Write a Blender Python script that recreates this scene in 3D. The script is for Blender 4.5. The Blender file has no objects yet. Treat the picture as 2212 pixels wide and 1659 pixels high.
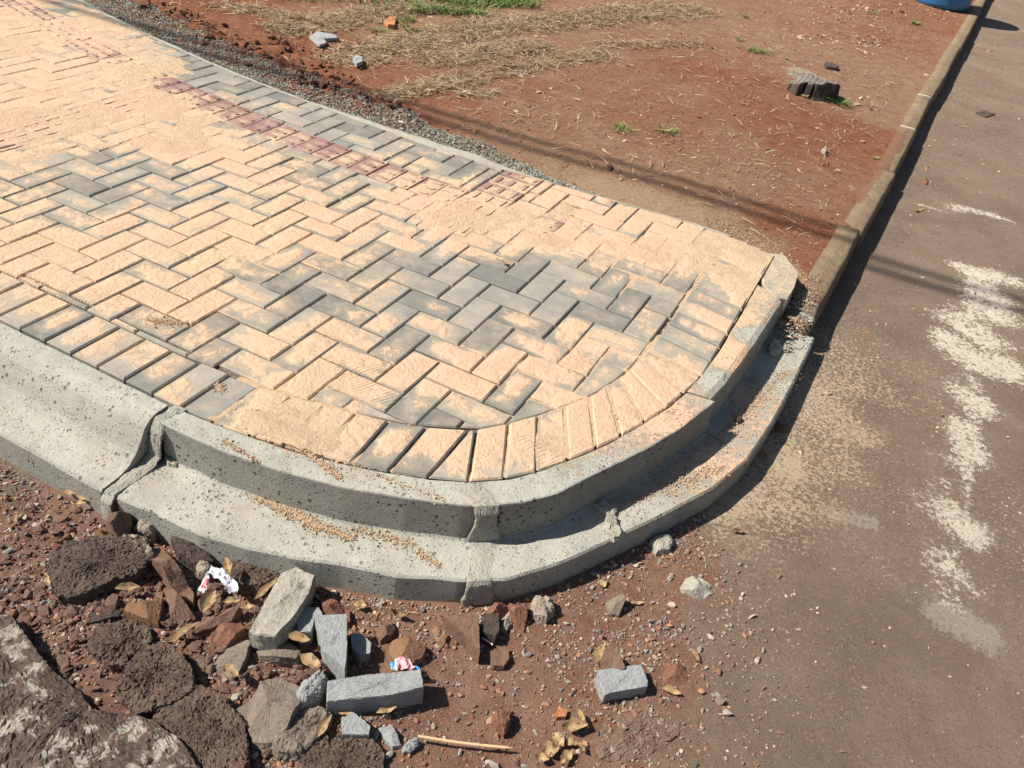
import bpy, math, random
import numpy as np
from mathutils import Vector, Matrix

# ------------------------------------------------------------------ camera, sky, sun, exposure
sc = bpy.context.scene
FPX = 1737.0787                                    # focal length for a 2212 px wide picture
ROT = np.array([[0.880228578200928, 0.4598378160322647, 0.11724688936193478], [0.3629031965748564, -0.4930703640931495, -0.7906850738244653], [-0.3057759310902738, 0.7385328692751096, -0.6008912388828365]])
CAM = np.array([1.0845885492782612, -2.1881008777416384, 1.4666859863251869])
cd = bpy.data.cameras.new("camera"); cam = bpy.data.objects.new("camera", cd); sc.collection.objects.link(cam)
cd.sensor_width = 36.0; cd.lens = 36.0*FPX/2212; cd.clip_start = 0.05; cd.clip_end = 500
cam.matrix_world = Matrix.Translation(Vector(CAM)) @ Matrix((ROT.T @ np.diag([1, -1, -1])).tolist()).to_4x4()
sc.camera = cam
SUN_EL = math.radians(47.7); SUN_DIR = Vector((-0.889*math.cos(SUN_EL), -0.458*math.cos(SUN_EL), math.sin(SUN_EL)))
w = bpy.data.worlds.new("World"); sc.world = w; w.use_nodes = True
sky = w.node_tree.nodes.new('ShaderNodeTexSky'); sky.sky_type = 'NISHITA'; sky.sun_disc = False
sky.sun_elevation = SUN_EL; sky.sun_rotation = math.atan2(SUN_DIR.x, SUN_DIR.y)
bgn = w.node_tree.nodes['Background']; bgn.inputs['Strength'].default_value = 0.055
w.node_tree.links.new(sky.outputs[0], bgn.inputs[0])
sl = bpy.data.lights.new("sun", 'SUN'); sl.energy = 4.8; sl.angle = math.radians(0.5); sl.color = (1.0, 0.95, 0.87)
so = bpy.data.objects.new("sun", sl); sc.collection.objects.link(so)
so.rotation_euler = SUN_DIR.to_track_quat('Z', 'Y').to_euler(); so.location = (0, 0, 6)
sc.view_settings.view_transform = 'Standard'; sc.view_settings.look = 'None'
sc.view_settings.exposure = 0.62; sc.view_settings.gamma = 1.0
sc.render.resolution_x = 1024; sc.render.resolution_y = 768

rng = np.random.default_rng(7); random.seed(7)
U = 0.1025                                          # paving module
ZR = -0.205                                         # road level

def G(px, py, z=0.0):                               # a measured point of the photo taken to the plane z
    d = ROT.T @ np.array([(px-1106)/FPX, (py-829.5)/FPX, 1.0]); s = (z-CAM[2])/d[2]
    return CAM + s*d
def gl(pts, z=0.0): return np.array([G(a, b, z)[:2] for a, b in pts])
def wr(px, py, r, z=0.0):                           # radius in metres of r photo px there
    p = G(px, py, z); return r*(ROT @ (p-CAM))[2]/FPX

# ------------------------------------------------------------------ noise
def _h(ix, iy, seed):
    n = (ix.astype(np.int64)*374761393 + iy.astype(np.int64)*668265263 + seed*982451653) & 0x7fffffff
    n = ((n ^ (n >> 13))*1274126177) & 0x7fffffff
    return ((n ^ (n >> 16)) & 0xffff)/65535.0
def vn(x, y, seed=0):
    x = np.asarray(x, float); y = np.asarray(y, float)
    ix = np.floor(x); iy = np.floor(y); fx = x-ix; fy = y-iy
    fx = fx*fx*(3-2*fx); fy = fy*fy*(3-2*fy)
    a = _h(ix, iy, seed); b = _h(ix+1, iy, seed); c = _h(ix, iy+1, seed); d = _h(ix+1, iy+1, seed)
    return (a*(1-fx)+b*fx)*(1-fy) + (c*(1-fx)+d*fx)*fy
def fbm(x, y, s, oc=4, seed=0, g=0.5):
    t = 0; a = 1; n = 0; x = np.asarray(x)/s; y = np.asarray(y)/s
    for k in range(oc):
        t = t + a*(vn(x, y, seed+k*17)-0.5); n += a; a *= g; x = x*2.03+3.1; y = y*2.03+1.7
    return t/n*2
def sstep(a, b, x):
    t = np.clip((np.asarray(x, float)-a)/(b-a), 0, 1); return t*t*(3-2*t)
def field(cps, X, Y, z=0.0, p=1.6):
    P = np.array([list(G(a, b, z)[:2])+[v] for a, b, v in cps]); X = np.asarray(X, float); Y = np.asarray(Y, float)
    num = np.zeros(X.shape); den = np.zeros(X.shape)
    for px, py, v in P:
        wgt = 1/((X-px)**2+(Y-py)**2+0.0004)**p; num += wgt*v; den += wgt
    return num/den
def blobs(L, X, Y, z=0.0):                          # capsules (x1,y1,x2,y2,r,v) measured on the photo
    out = np.zeros(np.asarray(X, float).shape)
    for x1, y1, x2, y2, r, v in L:
        a = G(x1, y1, z)[:2]; b = G(x2, y2, z)[:2]; R_ = wr((x1+x2)/2, (y1+y2)/2, r, z)
        d = b-a; L2 = max(d@d, 1e-9); t = np.clip(((X-a[0])*d[0]+(Y-a[1])*d[1])/L2, 0, 1)
        dist = np.hypot(X-a[0]-t*d[0], Y-a[1]-t*d[1]); out = np.maximum(out, v*np.clip(1.3-dist/R_, 0, 1))
    return out

# ------------------------------------------------------------------ object helpers
def mesh_np(name, V, F, mats, attrs=None, smooth=False, parent=None, mi=None):
    me = bpy.data.meshes.new(name); V = np.asarray(V, float)
    if isinstance(F, np.ndarray):
        n, k = F.shape; me.vertices.add(len(V)); me.vertices.foreach_set('co', V.ravel())
        me.loops.add(n*k); me.loops.foreach_set('vertex_index', F.ravel().astype(np.int32))
        me.polygons.add(n); me.polygons.foreach_set('loop_start', np.arange(0, n*k, k, dtype=np.int32))
        me.update(calc_edges=True)
    else:
        me.from_pydata([tuple(v) for v in V], [], [tuple(int(i) for i in f) for f in F])
    if not isinstance(mats, (list, tuple)): mats = [mats]
    for m in mats: me.materials.append(m)
    if mi is not None: me.polygons.foreach_set('material_index', np.asarray(mi, np.int32))
    for k_, v in (attrs or {}).items():
        a = me.attributes.new(k_, 'FLOAT', 'POINT'); a.data.foreach_set('value', np.asarray(v, np.float32))
    me.polygons.foreach_set('use_smooth', np.full(len(me.polygons), bool(smooth)))
    me.update(); me.validate()
    o = bpy.data.objects.new(name, me); sc.collection.objects.link(o)
    if parent: o.parent = parent
    return o
def tag(o, label=None, cat=None, group=None, kind=None):
    if label: o['label'] = label
    if cat: o['category'] = cat
    if group: o['group'] = group
    if kind: o['kind'] = kind
    return o
def empty(name, loc):
    o = bpy.data.objects.new(name, None); o.empty_display_size = 0.05; o.location = loc; sc.collection.objects.link(o); return o
def axis(*segs):                                     # (start, stop, step) pieces -> non uniform axis
    L = []
    for a, b, s in segs: L.append(np.arange(a, b-1e-9, s))
    L.append([segs[-1][1]]); return np.concatenate(L)
def grid(xs, ys):
    X, Y = np.meshgrid(xs, ys); n, m = X.shape; i = np.arange(n*m).reshape(n, m)
    F = np.stack([i[:-1, :-1], i[:-1, 1:], i[1:, 1:], i[1:, :-1]], -1).reshape(-1, 4)
    return X.ravel(), Y.ravel(), F
def clip_poly(P, n, c):                              # keep n.p <= c
    out = []
    for i in range(len(P)):
        a, b = P[i], P[(i+1) % len(P)]; da, db = n[0]*a[0]+n[1]*a[1]-c, n[0]*b[0]+n[1]*b[1]-c
        if da <= 0: out.append(a)
        if (da < 0 < db) or (db < 0 < da):
            t = da/(da-db); out.append((a[0]+t*(b[0]-a[0]), a[1]+t*(b[1]-a[1])))
    return out
def area(P): return 0.5*sum(P[i][0]*P[(i+1) % len(P)][1]-P[(i+1) % len(P)][0]*P[i][1] for i in range(len(P)))
def inset(P, d):                                     # convex polygon moved inwards by d
    Q = list(P)
    for i in range(len(P)):
        a, b = P[i], P[(i+1) % len(P)]; ex, ey = b[0]-a[0], b[1]-a[1]; l = math.hypot(ex, ey)
        if l < 1e-6: continue
        n = (ey/l, -ex/l); Q = clip_poly(Q, n, n[0]*a[0]+n[1]*a[1]-d)
        if len(Q) < 3: return []
    return Q

# ------------------------------------------------------------------ materials
class NT:
    def __init__(s, name, rough=0.9, spec=0.25):
        s.m = bpy.data.materials.new(name); s.m.use_nodes = True; s.t = s.m.node_tree; s.b = s.t.nodes['Principled BSDF']
        s.b.inputs['Roughness'].default_value = rough; s.b.inputs['Specular IOR Level'].default_value = spec
        s.co = s.t.nodes.new('ShaderNodeTexCoord').outputs['Object']; s.h = None
    def put(s, sock, v):
        if hasattr(v, 'links'): s.t.links.new(v, sock)
        elif isinstance(v, (tuple, list)): sock.default_value = tuple(v)+((1,) if len(v) == 3 and len(sock.default_value) == 4 else ())
        else: sock.default_value = v
    def noise(s, scale, det=4, ro=0.6, dist=0, vec=None):
        n = s.t.nodes.new('ShaderNodeTexNoise'); s.put(n.inputs['Vector'], vec or s.co)
        n.inputs['Scale'].default_value = scale; n.inputs['Detail'].default_value = det; n.inputs['Roughness'].default_value = ro
        n.inputs['Distortion'].default_value = dist; return n.outputs['Fac']
    def vor(s, scale, rnd=1, out='Distance', feat='F1', vec=None):
        n = s.t.nodes.new('ShaderNodeTexVoronoi'); n.feature = feat; s.put(n.inputs['Vector'], vec or s.co)
        n.inputs['Scale'].default_value = scale; n.inputs['Randomness'].default_value = rnd; return n.outputs[out]
    def wave(s, scale, dist=2, rot=0):
        mp = s.t.nodes.new('ShaderNodeMapping'); s.put(mp.inputs[0], s.co); mp.inputs['Rotation'].default_value = (0, 0, rot)
        n = s.t.nodes.new('ShaderNodeTexWave'); s.put(n.inputs['Vector'], mp.outputs[0]); n.inputs['Scale'].default_value = scale
        n.inputs['Distortion'].default_value = dist; n.inputs['Detail Scale'].default_value = 0.3; return n.outputs['Fac']
    def attr(s, name):
        n = s.t.nodes.new('ShaderNodeAttribute'); n.attribute_name = name; return n.outputs['Fac']
    def mth(s, op, a, b=0.0, c=None):
        n = s.t.nodes.new('ShaderNodeMath'); n.operation = op; s.put(n.inputs[0], a); s.put(n.inputs[1], b)
        if c is not None: s.put(n.inputs[2], c)
        return n.outputs[0]
    def ss(s, a, b, x):                               # smooth step
        n = s.t.nodes.new('ShaderNodeMapRange'); n.interpolation_type = 'SMOOTHSTEP'; s.put(n.inputs['Value'], x)
        n.inputs['From Min'].default_value = a; n.inputs['From Max'].default_value = b; return n.outputs['Result']
    def mix(s, f, a, b, mode='MIX'):
        n = s.t.nodes.new('ShaderNodeMix'); n.data_type = 'RGBA'; n.blend_type = mode
        s.put(n.inputs['Factor'], f); s.put(n.inputs['A'], a); s.put(n.inputs['B'], b)
        return [o for o in n.outputs if o.type == 'RGBA'][0]
    def vary(s, col, fac, lo=0.8, hi=1.2):            # multiply a colour by lo..hi
        v = s.mth('MULTIPLY_ADD', fac, hi-lo, lo); c = s.t.nodes.new('ShaderNodeCombineColor')
        for i in range(3): s.put(c.inputs[i], v)
        return s.mix(1.0, col, c.outputs[0], 'MULTIPLY')
    def bump(s, h, dist=0.002, st=1.0):
        n = s.t.nodes.new('ShaderNodeBump'); n.inputs['Strength'].default_value = st; n.inputs['Distance'].default_value = dist
        s.put(n.inputs['Height'], h)
        if s.h is not None: s.put(n.inputs['Normal'], s.h)
        s.h = n.outputs[0]
    def done(s, col):
        s.put(s.b.inputs['Base Color'], col)
        if s.h is not None: s.put(s.b.inputs['Normal'], s.h)
        return s.m
SAND = (0.66, 0.49, 0.33)
def sand_color(n):
    c = n.mix(n.ss(0.3, 0.7, n.noise(1.6, 3)), (0.595, 0.435, 0.275), (0.645, 0.43, 0.29))
    c = n.vary(c, n.noise(420, 3), 0.86, 1.14)
    return n.vary(c, n.noise(22, 6, .75), 0.84, 1.14)
def mat_paver(name, base, base2, gloss=0.85):
    n = NT(name, gloss)
    a = n.attr('sand'); tone = n.attr('tone')
    g = n.mix(tone, base, base2); g = n.mix(n.mth('MULTIPLY', n.ss(.5, .72, n.noise(8, 6, .75, .8)), .5), g, (.40, .37, .31)); g = n.vary(g, n.noise(260, 4, 0.7), 0.78, 1.22); g = n.vary(g, n.noise(14, 4), 0.84, 1.16)
    g = n.mix(n.ss(0.70, 0.80, n.noise(330, 2, 0.5)), g, (0.55, 0.53, 0.47))
    g = n.mix(n.ss(0.66, 0.76, n.noise(190, 2, 0.5, 0, None)), g, (0.16, 0.15, 0.13))
    nz = n.noise(26, 6, 0.62, 0.6); nf = n.noise(190, 5, 0.85)
    m = n.mth('ADD', a, n.mth('MULTIPLY', n.mth('SUBTRACT', nz, 0.5), 1.0)); m0 = m; m = n.mth('ADD', m, n.mth('MULTIPLY', n.mth('SUBTRACT', nf, 0.5), 0.75))
    mk = n.ss(0.40, 0.62, m)
    dust = n.mix(n.ss(0.0, 0.5, m), g, n.mix(0.28, g, SAND))
    lump = n.mth('MULTIPLY', n.ss(0.45, 1.0, m0), n.noise(95, 5, 0.65, 0.5))
    n.bump(n.mth('MULTIPLY', lump, 1.0), 0.007, 1.0); n.bump(n.ss(.40, .62, m0), .0015, .8)
    n.bump(n.mth('MULTIPLY', n.mth('MULTIPLY', n.attr('print'), n.ss(.42, .55, n.noise(9, 3))), n.wave(26, 5.5, 0.5)), 0.0022, 1.0)
    n.bump(n.noise(300, 4, 0.75), 0.0018, 1.0)
    return n.done(n.mix(mk, dust, sand_color(n)))
def mat_sand(name='sand_material'):
    n = NT(name, 0.95, 0.1)
    n.bump(n.noise(60, 7, 0.72, 0.4), 0.012, 1.0)
    n.bump(n.mth('MULTIPLY', n.mth('MULTIPLY', n.attr('print'), n.ss(.42, .55, n.noise(9, 3))), n.wave(26, 5.5, 0.5)), 0.003, 1.0)
    n.bump(n.noise(500, 3, 0.7), 0.001, 0.7)
    return n.done(sand_color(n))
def mat_concrete(name, c1, c2, pits=1.0, rough=0.9):
    n = NT(name, rough)
    g = n.mix(n.ss(0.3, 0.7, n.noise(7, 5, 0.65)), c1, c2); g = n.vary(g, n.noise(220, 5, 0.8), 0.72, 1.28); g = n.vary(g, n.noise(24, 6, 0.75), .8, 1.2)
    g = n.mix(n.mth('MULTIPLY', n.attr('face'), .75), g, n.vary((0.235, 0.23, 0.20), n.noise(40, 5, .8), .65, 1.35))  # upright faces darker by colour: the shade of oblique light painted in
    g = n.mix(n.mth('MULTIPLY', n.ss(0.52, 0.75, n.noise(4.5, 6, 0.75, 1)), 0.5), g, (0.36, 0.25, 0.16))
    g = n.mix(n.mth('MULTIPLY', n.ss(0.56, 0.72, n.noise(11, 6, 0.75, .6)), 0.35), g, (0.22, 0.20, 0.165))
    v1 = n.vor(50); big = n.noise(13, 3)
    v1 = n.mth('ADD', v1, n.mth('MULTIPLY', n.mth('SUBTRACT', n.noise(90, 3), .5), .35))
    p1 = n.mth('SUBTRACT', 1.0, n.ss(0.14, 0.32, n.mth('ADD', v1, n.mth('MULTIPLY', n.ss(0.35, 0.6, big), 0.25))))
    v2 = n.vor(130); p2 = n.mth('MULTIPLY', n.ss(.45, .6, n.noise(19, 4)), n.mth('SUBTRACT', 1.0, n.ss(0.16, 0.30, v2)))
    pit = n.mth('MAXIMUM', p1, n.mth('MULTIPLY', p2, 0.9))
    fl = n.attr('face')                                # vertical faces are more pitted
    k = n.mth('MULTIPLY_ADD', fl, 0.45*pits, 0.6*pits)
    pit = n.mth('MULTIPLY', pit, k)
    n.bump(n.mth('MULTIPLY', pit, -1.0), 0.006, 1.0); n.bump(n.noise(130, 6, 0.75), 0.004, 0.9); n.bump(n.noise(30, 4, 0.6), 0.004, 0.5)
    g = n.mix(n.mth('MULTIPLY', pit, 0.85), g, (0.07, 0.065, 0.058))
    a = n.attr('sand'); m = n.mth('ADD', a, n.mth('MULTIPLY', n.mth('SUBTRACT', n.noise(45, 6, 0.75, 0.6), 0.5), 1.1))
    m = n.mth('ADD', m, n.mth('MULTIPLY', n.mth('SUBTRACT', n.noise(260, 3, 0.7), 0.5), 0.5))
    mk = n.ss(0.48, 0.66, m); n.bump(n.mth('MULTIPLY', mk, n.noise(140, 4)), 0.003, 0.7)
    return n.done(n.mix(mk, g, sand_color(n)))
def mat_plain(name, c1, c2, scale=20, bump=0.002, bs=120, rough=0.9, lo=0.8, hi=1.2, spec=0.25, tone=False, spot=None):
    n = NT(name, rough, spec)
    g = n.mix(n.ss(0.35, 0.65, n.noise(scale, 5, 0.65, 0.5)), c1, c2)
    if tone: g = n.mix(n.attr('tone'), c1, c2)
    g = n.vary(g, n.noise(bs, 4, 0.7), lo, hi)
    if spot:
        g = n.mix(n.ss(spot[1], spot[1]+0.1, n.noise(spot[2], 5, 0.7)), g, spot[0])
    if bump: n.bump(n.noise(bs, 5, 0.7), bump, 1.0)
    return n.done(g)

M_PAVER = mat_paver('grey_paver', (0.175, 0.167, 0.145), (0.30, 0.282, 0.238))
M_TACT = mat_paver('tactile_red', (0.21, 0.105, 0.095), (0.30, 0.165, 0.15), 0.55)
M_SAND = mat_sand()
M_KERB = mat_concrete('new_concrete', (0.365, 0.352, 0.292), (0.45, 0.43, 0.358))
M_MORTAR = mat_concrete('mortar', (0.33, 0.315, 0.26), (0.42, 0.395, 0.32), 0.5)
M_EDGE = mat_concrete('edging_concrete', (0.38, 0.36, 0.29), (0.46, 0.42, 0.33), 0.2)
M_JOINT = mat_plain('joint_grit', (0.07, 0.068, 0.055), (0.24, 0.21, 0.15), 160, 0.004, 260, lo=0.6, hi=1.4)

# ------------------------------------------------------------------ measured control values
SANDCP = [(1000,665,.05),(980,640,.1),(1180,665,.1),(1060,700,.15),(1240,655,.2),(880,655,.15),(1130,560,.25),(940,590,.15),(600,620,.35),(580,590,.4),(1060,610,.05),(720,650,.3),(700,640,.3),(1150,640,0),(560,600,.45),(60,60,1),(200,60,.95),(100,150,.95),(300,150,1),(50,250,1),(200,260,1),(350,230,1),(450,330,1),(330,330,.8),(150,320,.7),(60,380,.55),
(180,400,.25),(230,440,.3),(130,350,.35),(60,450,.75),(300,360,.35),(420,400,.5),(330,430,.5),(250,500,.8),(100,520,.9),(400,480,.7),(500,430,.6),
(560,440,.7),(620,450,.85),(480,380,.8),(350,520,.85),(60,560,.9),(200,600,.9),(120,620,.9),(480,560,.9),(560,520,.6),(600,560,1),(700,520,1),(650,500,.95),
(380,110,.2),(330,90,.4),(280,70,.75),(220,30,.5),(140,20,.2),(260,20,.7),(430,150,.05),(480,170,.05),(500,210,.35),(560,200,.1),(620,230,.35),(680,250,.25),
(640,290,.5),(720,280,.1),(780,310,.4),(850,340,.5),(920,370,.6),(980,370,.15),(1000,400,.7),(900,430,1),(1000,440,1),(1100,470,1),(1250,440,.95),(1350,470,.95),
(1500,540,1),(1600,560,1),(1400,540,1),(1200,520,1),(1100,540,.9),(1000,520,.95),(850,520,.9),(800,470,.9),(760,560,.8),(840,590,.2),(770,600,.3),(900,620,.15),
(830,640,.25),(640,630,.25),(720,620,.35),(660,650,.35),(960,600,.15),(1030,640,0),(1100,590,.05),(1150,610,0),(1090,650,0),(1020,680,.05),(940,660,.55),(860,690,.65),
(780,670,.45),(1200,640,.2),(1250,620,.45),(1300,660,.25),(1350,640,.35),(1230,700,.7),(1130,690,.75),(1390,680,.35),(1330,600,.6),(1020,720,.55),(1050,730,.35),
(980,740,.7),(880,720,.35),(910,700,.55),(700,700,.7),(600,640,.8),(430,680,.9),(350,640,.9),(480,700,.55),(380,720,.5),(30,640,.4),(100,660,.55),(60,700,.35),(130,700,.65),
(180,710,.5),(220,740,.55),(280,770,.45),(330,800,.7),(300,830,.2),(380,840,.5),(430,860,.15),(480,870,.25),(470,830,.25),(510,770,.55),(550,760,.8),(450,760,.45),(590,790,.6),
(650,740,.8),(700,780,.85),(620,830,.9),(560,890,1),(620,910,1),(580,930,1),(700,920,1),(780,920,1),(690,960,.95),(870,960,1),(850,1010,.25),(950,960,1),(930,1010,.25),
(1060,980,.95),(1100,1000,.45),(1160,940,1),(1250,910,1),(1120,950,.95),(1000,880,.5),(930,900,.3),(980,900,.6),(1080,880,.5),(1110,870,.1),(1140,860,.4),(900,880,.7),
(850,880,.45),(800,800,.95),(880,810,.9),(960,830,.95),(1080,780,.95),(1150,780,1),(1240,780,1),(1100,830,.9),(1020,790,.9),(1200,850,.55),(1280,770,.45),(1320,820,.45),
(1290,860,.9),(1350,880,1),(1340,780,.4),(1420,750,.35),(1400,840,.9),(1440,800,.8),(1480,820,.7),(1430,680,.25),(1500,640,.25),(1560,640,.35),(1550,700,.9),(1480,700,.65),
(1520,760,.35),(1600,640,1),(1640,620,.8)]
BURYCP = [(60,60,.95),(200,60,.9),(100,150,.7),(300,150,.95),(100,250,.95),(250,270,1),(400,300,.95),(350,230,1),(200,330,.6),(60,330,.8),(100,420,.05),(300,420,.05),
(500,400,.15),(600,450,.1),(700,500,.5),(620,540,.5),(560,560,.75),(480,500,.45),(850,450,.6),(960,470,.95),(1100,500,.9),(1050,520,.6),(1250,540,.75),(1400,560,.9),
(1550,580,1),(1620,610,1),(1200,620,.05),(900,600,.05),(800,700,.05),(1100,700,.05),(600,900,1),(660,960,.95),(700,930,.9),(560,940,.9),(800,940,.4),(1000,920,.15),
(1200,940,.75),(1300,880,.8),(1370,900,.95),(1440,880,1),(1500,800,.75),(1560,720,.6),(1480,720,.35),(1560,650,.5),(400,800,0),(200,700,0),(300,600,.2),(100,560,.5),
(400,650,.25),(480,200,0),(600,230,0),(800,320,.05),(900,370,.15),(1080,790,.55),(1150,800,.6),(1260,790,.6),(900,780,.3),(640,830,.6),(1340,470,.3),(720,740,.3),(1000,560,.2)]
PRINTS = [(545,120,620,150,22,1),(555,300,600,320,10,0),(1250,490,1380,510,24,1),(1240,490,1390,508,18,1),(170,190,240,200,18,1),(350,190,400,200,18,1),(440,210,520,225,16,1),
(200,125,290,135,25,1),(130,730,200,750,30,0),(190,640,260,660,34,1),(60,600,140,615,34,1),(650,560,760,590,30,1),(860,690,900,680,28,1),(1100,680,1120,690,24,1),
(720,800,800,790,30,1),(800,840,860,870,34,1),(1450,600,1520,620,24,1),(1560,600,1600,620,22,1),(20,575,60,590,30,1),(1130,960,1180,990,28,0.8),(440,872,475,876,12,1),(770,440,860,470,20,1)]
def pprint_(X, Y): return np.clip(blobs(PRINTS, X, Y)*1.6, 0, 1)

# ------------------------------------------------------------------ pavement
def kx(y):                                            # old kerb, outer (road side) edge
    return np.interp(y, [-3, .74, 1.0, 1.53, 1.85, 2.26, 2.83, 3.44, 3.9, 4.8, 5.6, 6.65, 7.4, 8.8, 10.4, 14, 60],
                     [1.06, 1.075, 1.08, 1.105, 1.115, 1.135, 1.167, 1.192, 1.207, 1.235, 1.283, 1.325, 1.362, 1.425, 1.49, 1.64, 3.6])
def bend(x):                                          # the strip and the top edge bend away to the left (module units)
    x = np.asarray(x, float); return np.where(x < -5, 0.0048*np.maximum(-5-x, 0)**2*np.where(x < -42, 1, 1), 0.0)
ARC = [(-0.40, -0.838), (-0.25, -0.825), (-0.10, -0.798), (0.04, -0.765), (0.18, -0.725), (0.28, -0.672), (0.355, -0.625), (0.424, -0.546), (0.479, -0.456),
       (0.529, -0.367), (0.569, -0.283), (0.598, -0.178), (0.614, -0.062), (0.62, 0.10), (0.62, 1.1)]
INNER = [(-8.0, -1.047), (-0.34, -1.030), (-0.225, -1.022), (-0.111, -1.007), (0.022, -0.985), (0.14, -0.955), (0.242, -0.921), (0.349, -0.878), (0.442, -0.828), (0.525, -0.757),
         (0.585, -0.673), (0.646, -0.564), (0.694, -0.465), (0.745, -0.33), (0.785, -0.20), (0.808, -0.09), (0.822, 0.031), (0.831, 0.21), (0.831, 0.80)]
def top_y(x):                                         # top edge of the paving, metres
    return np.where(x > -1.3, np.interp(x, [-1.3, -0.8, -0.5, 0, .4, .65, .85, 1.0], [1.085, 1.05, 1.06, 1.10, 1.12, 1.12, 1.08, 0.93]), 1.085+(bend(x/U)-bend(-1.3/U))*U*0.93)

def edge_d(x, y, Q):
    return min(abs((b[1]-a[1])*(x-a[0])-(b[0]-a[0])*(y-a[1]))/max(1e-6, math.hypot(b[0]-a[0], b[1]-a[1])) for a, b in zip(Q, Q[1:]+Q[:1]))
def paver_mesh(polys, name, mats, parent, z0=0.0, bev=0.0045, cell=0.028, ridge=None):
    V = []; F = []; ED = []; T = []; MI = []
    for pi, (P, mi, dz) in enumerate(polys):
        if area(P) < 0: P = P[::-1]
        Q = inset(P, bev)
        if len(Q) < 3 or area(Q) < 2e-4: continue
        cx = sum(p[0] for p in P)/len(P); cy = sum(p[1] for p in P)/len(P)
        tx, ty = rng.normal(0, 0.006), rng.normal(0, 0.006); zz = z0+dz+rng.normal(0, 0.0011); tone = rng.random(); er = max(0, rng.normal(.17, .15)); gx_, gy_ = rng.normal(0, 1.0, 2)
        H = lambda x, y: zz+tx*(x-cx)+ty*(y-cy)
        x0 = min(p[0] for p in Q); x1 = max(p[0] for p in Q); y0 = min(p[1] for p in Q); y1 = max(p[1] for p in Q)
        nx = max(1, round((x1-x0)/cell)); ny = max(1, round((y1-y0)/cell)); nx = min(nx, 10); ny = min(ny, 10)
        for i in range(nx):
            C1 = clip_poly(Q, (1, 0), x0+(x1-x0)*(i+1)/nx+1e-7); C1 = clip_poly(C1, (-1, 0), -(x0+(x1-x0)*i/nx)+1e-7)
            if len(C1) < 3: continue
            for j in range(ny):
                C = clip_poly(C1, (0, 1), y0+(y1-y0)*(j+1)/ny+1e-7); C = clip_poly(C, (0, -1), -(y0+(y1-y0)*j/ny)+1e-7)
                if len(C) < 3 or area(C) < 1e-7: continue
                b = len(V); V += [(x, y, H(x, y)) for x, y in C]; T += [tone]*len(C); ED += [er*max(0, 1-edge_d(x, y, Q)/.028)+gx_*(x-cx)+gy_*(y-cy) for x, y in C]; F.append(list(range(b, b+len(C)))); MI.append(mi)
        # chamfer and sides: match inset ring to the outline by offsetting towards the centre
        n = len(P); b = len(V)
        if len(Q) == n:
            k0 = min(range(n), key=lambda k: sum((Q[(k+i) % n][0]-P[i][0])**2+(Q[(k+i) % n][1]-P[i][1])**2 for i in range(n)))
            Qr = [Q[(k0+i) % n] for i in range(n)]
        else:
            Qr = [min(Q, key=lambda q: (q[0]-p[0])**2+(q[1]-p[1])**2) for p in P]
        V += [(x, y, H(x, y)) for x, y in Qr]+[(x, y, H(x, y)-bev*0.9) for x, y in P]+[(x, y, H(x, y)-0.05) for x, y in P]; T += [tone]*(3*n); ED += [er+.05]*(3*n)
        for i in range(n):
            j = (i+1) % n
            F.append([b+i, b+n+i, b+n+j, b+j]); F.append([b+n+i, b+2*n+i, b+2*n+j, b+n+j]); MI += [mi, mi]
        if ridge and ridge(pi):                       # raised guide bars of a tactile tile
            (ax, ay), L, offs = ridge(pi)
            for o_ in offs:
                mx, my = cx+(-ay)*o_, cy+ax*o_; b = len(V); nn = 14
                for lev, (rr, zz2) in enumerate([(0.0125, -0.001), (0.0095, 0.0045)]):
                    for k in range(nn):
                        t = 2*math.pi*k/nn; c_, s_ = math.cos(t), math.sin(t); l = (L/2-0.0125)*(1 if c_ >= 0 else -1)+rr*c_
                        x = mx+ax*l-ay*rr*s_; y = my+ay*l+ax*rr*s_; V.append((x, y, H(x, y)+zz2)); T.append(tone); ED.append(.2)
                for k in range(nn): F.append([b+k, b+(k+1) % nn, b+nn+(k+1) % nn, b+nn+k]); MI.append(mi)
                F.append([b+nn+k for k in range(nn)]); MI.append(mi)
    V = np.array(V); X, Y = V[:, 0], V[:, 1]
    S = field(SANDCP, X, Y)+0.34*fbm(X, Y, 0.13, 4, 5)
    S = S*1.0+.012 + (np.array(T)-0.5)*0.13-np.array(ED)
    S = np.where(V[:, 2] < -0.0045+z0, S-0.4, S)
    S = np.where(V[:, 2] > 0.0040+z0, S-0.04, S) if ridge else S
    o = mesh_np(name, V, F, mats, {'sand': S, 'tone': T, 'print': pprint_(X, Y)}, False, parent, MI)
    return o

XL = -6.2
xs = axis((XL, -4.5, .2), (-4.5, 0.90, .02)); ys = axis((-1.06, 1.10, .02), (1.10, 3.2, .05))
X, Y, F = grid(xs, ys)
Z = -0.011+0.003*fbm(X, Y, 0.02, 3, 3)
Z = np.where((Y > top_y(X)-0.02) | (Y < -1.05), -0.13, Z)
inn = np.array(INNER); lim = np.interp(Y, inn[1:, 1], inn[1:, 0]); Z = np.where(X > lim-0.002, -0.13, Z)
Z = np.where(Y < np.interp(X, inn[:, 0], inn[:, 1])+0.004, -0.13, Z)
F = F[(Z[F] > -0.1).all(1)]
pavement = tag(mesh_np('pavement', np.stack([X, Y, Z], 1), F, M_JOINT, None, True), kind='structure')

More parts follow.
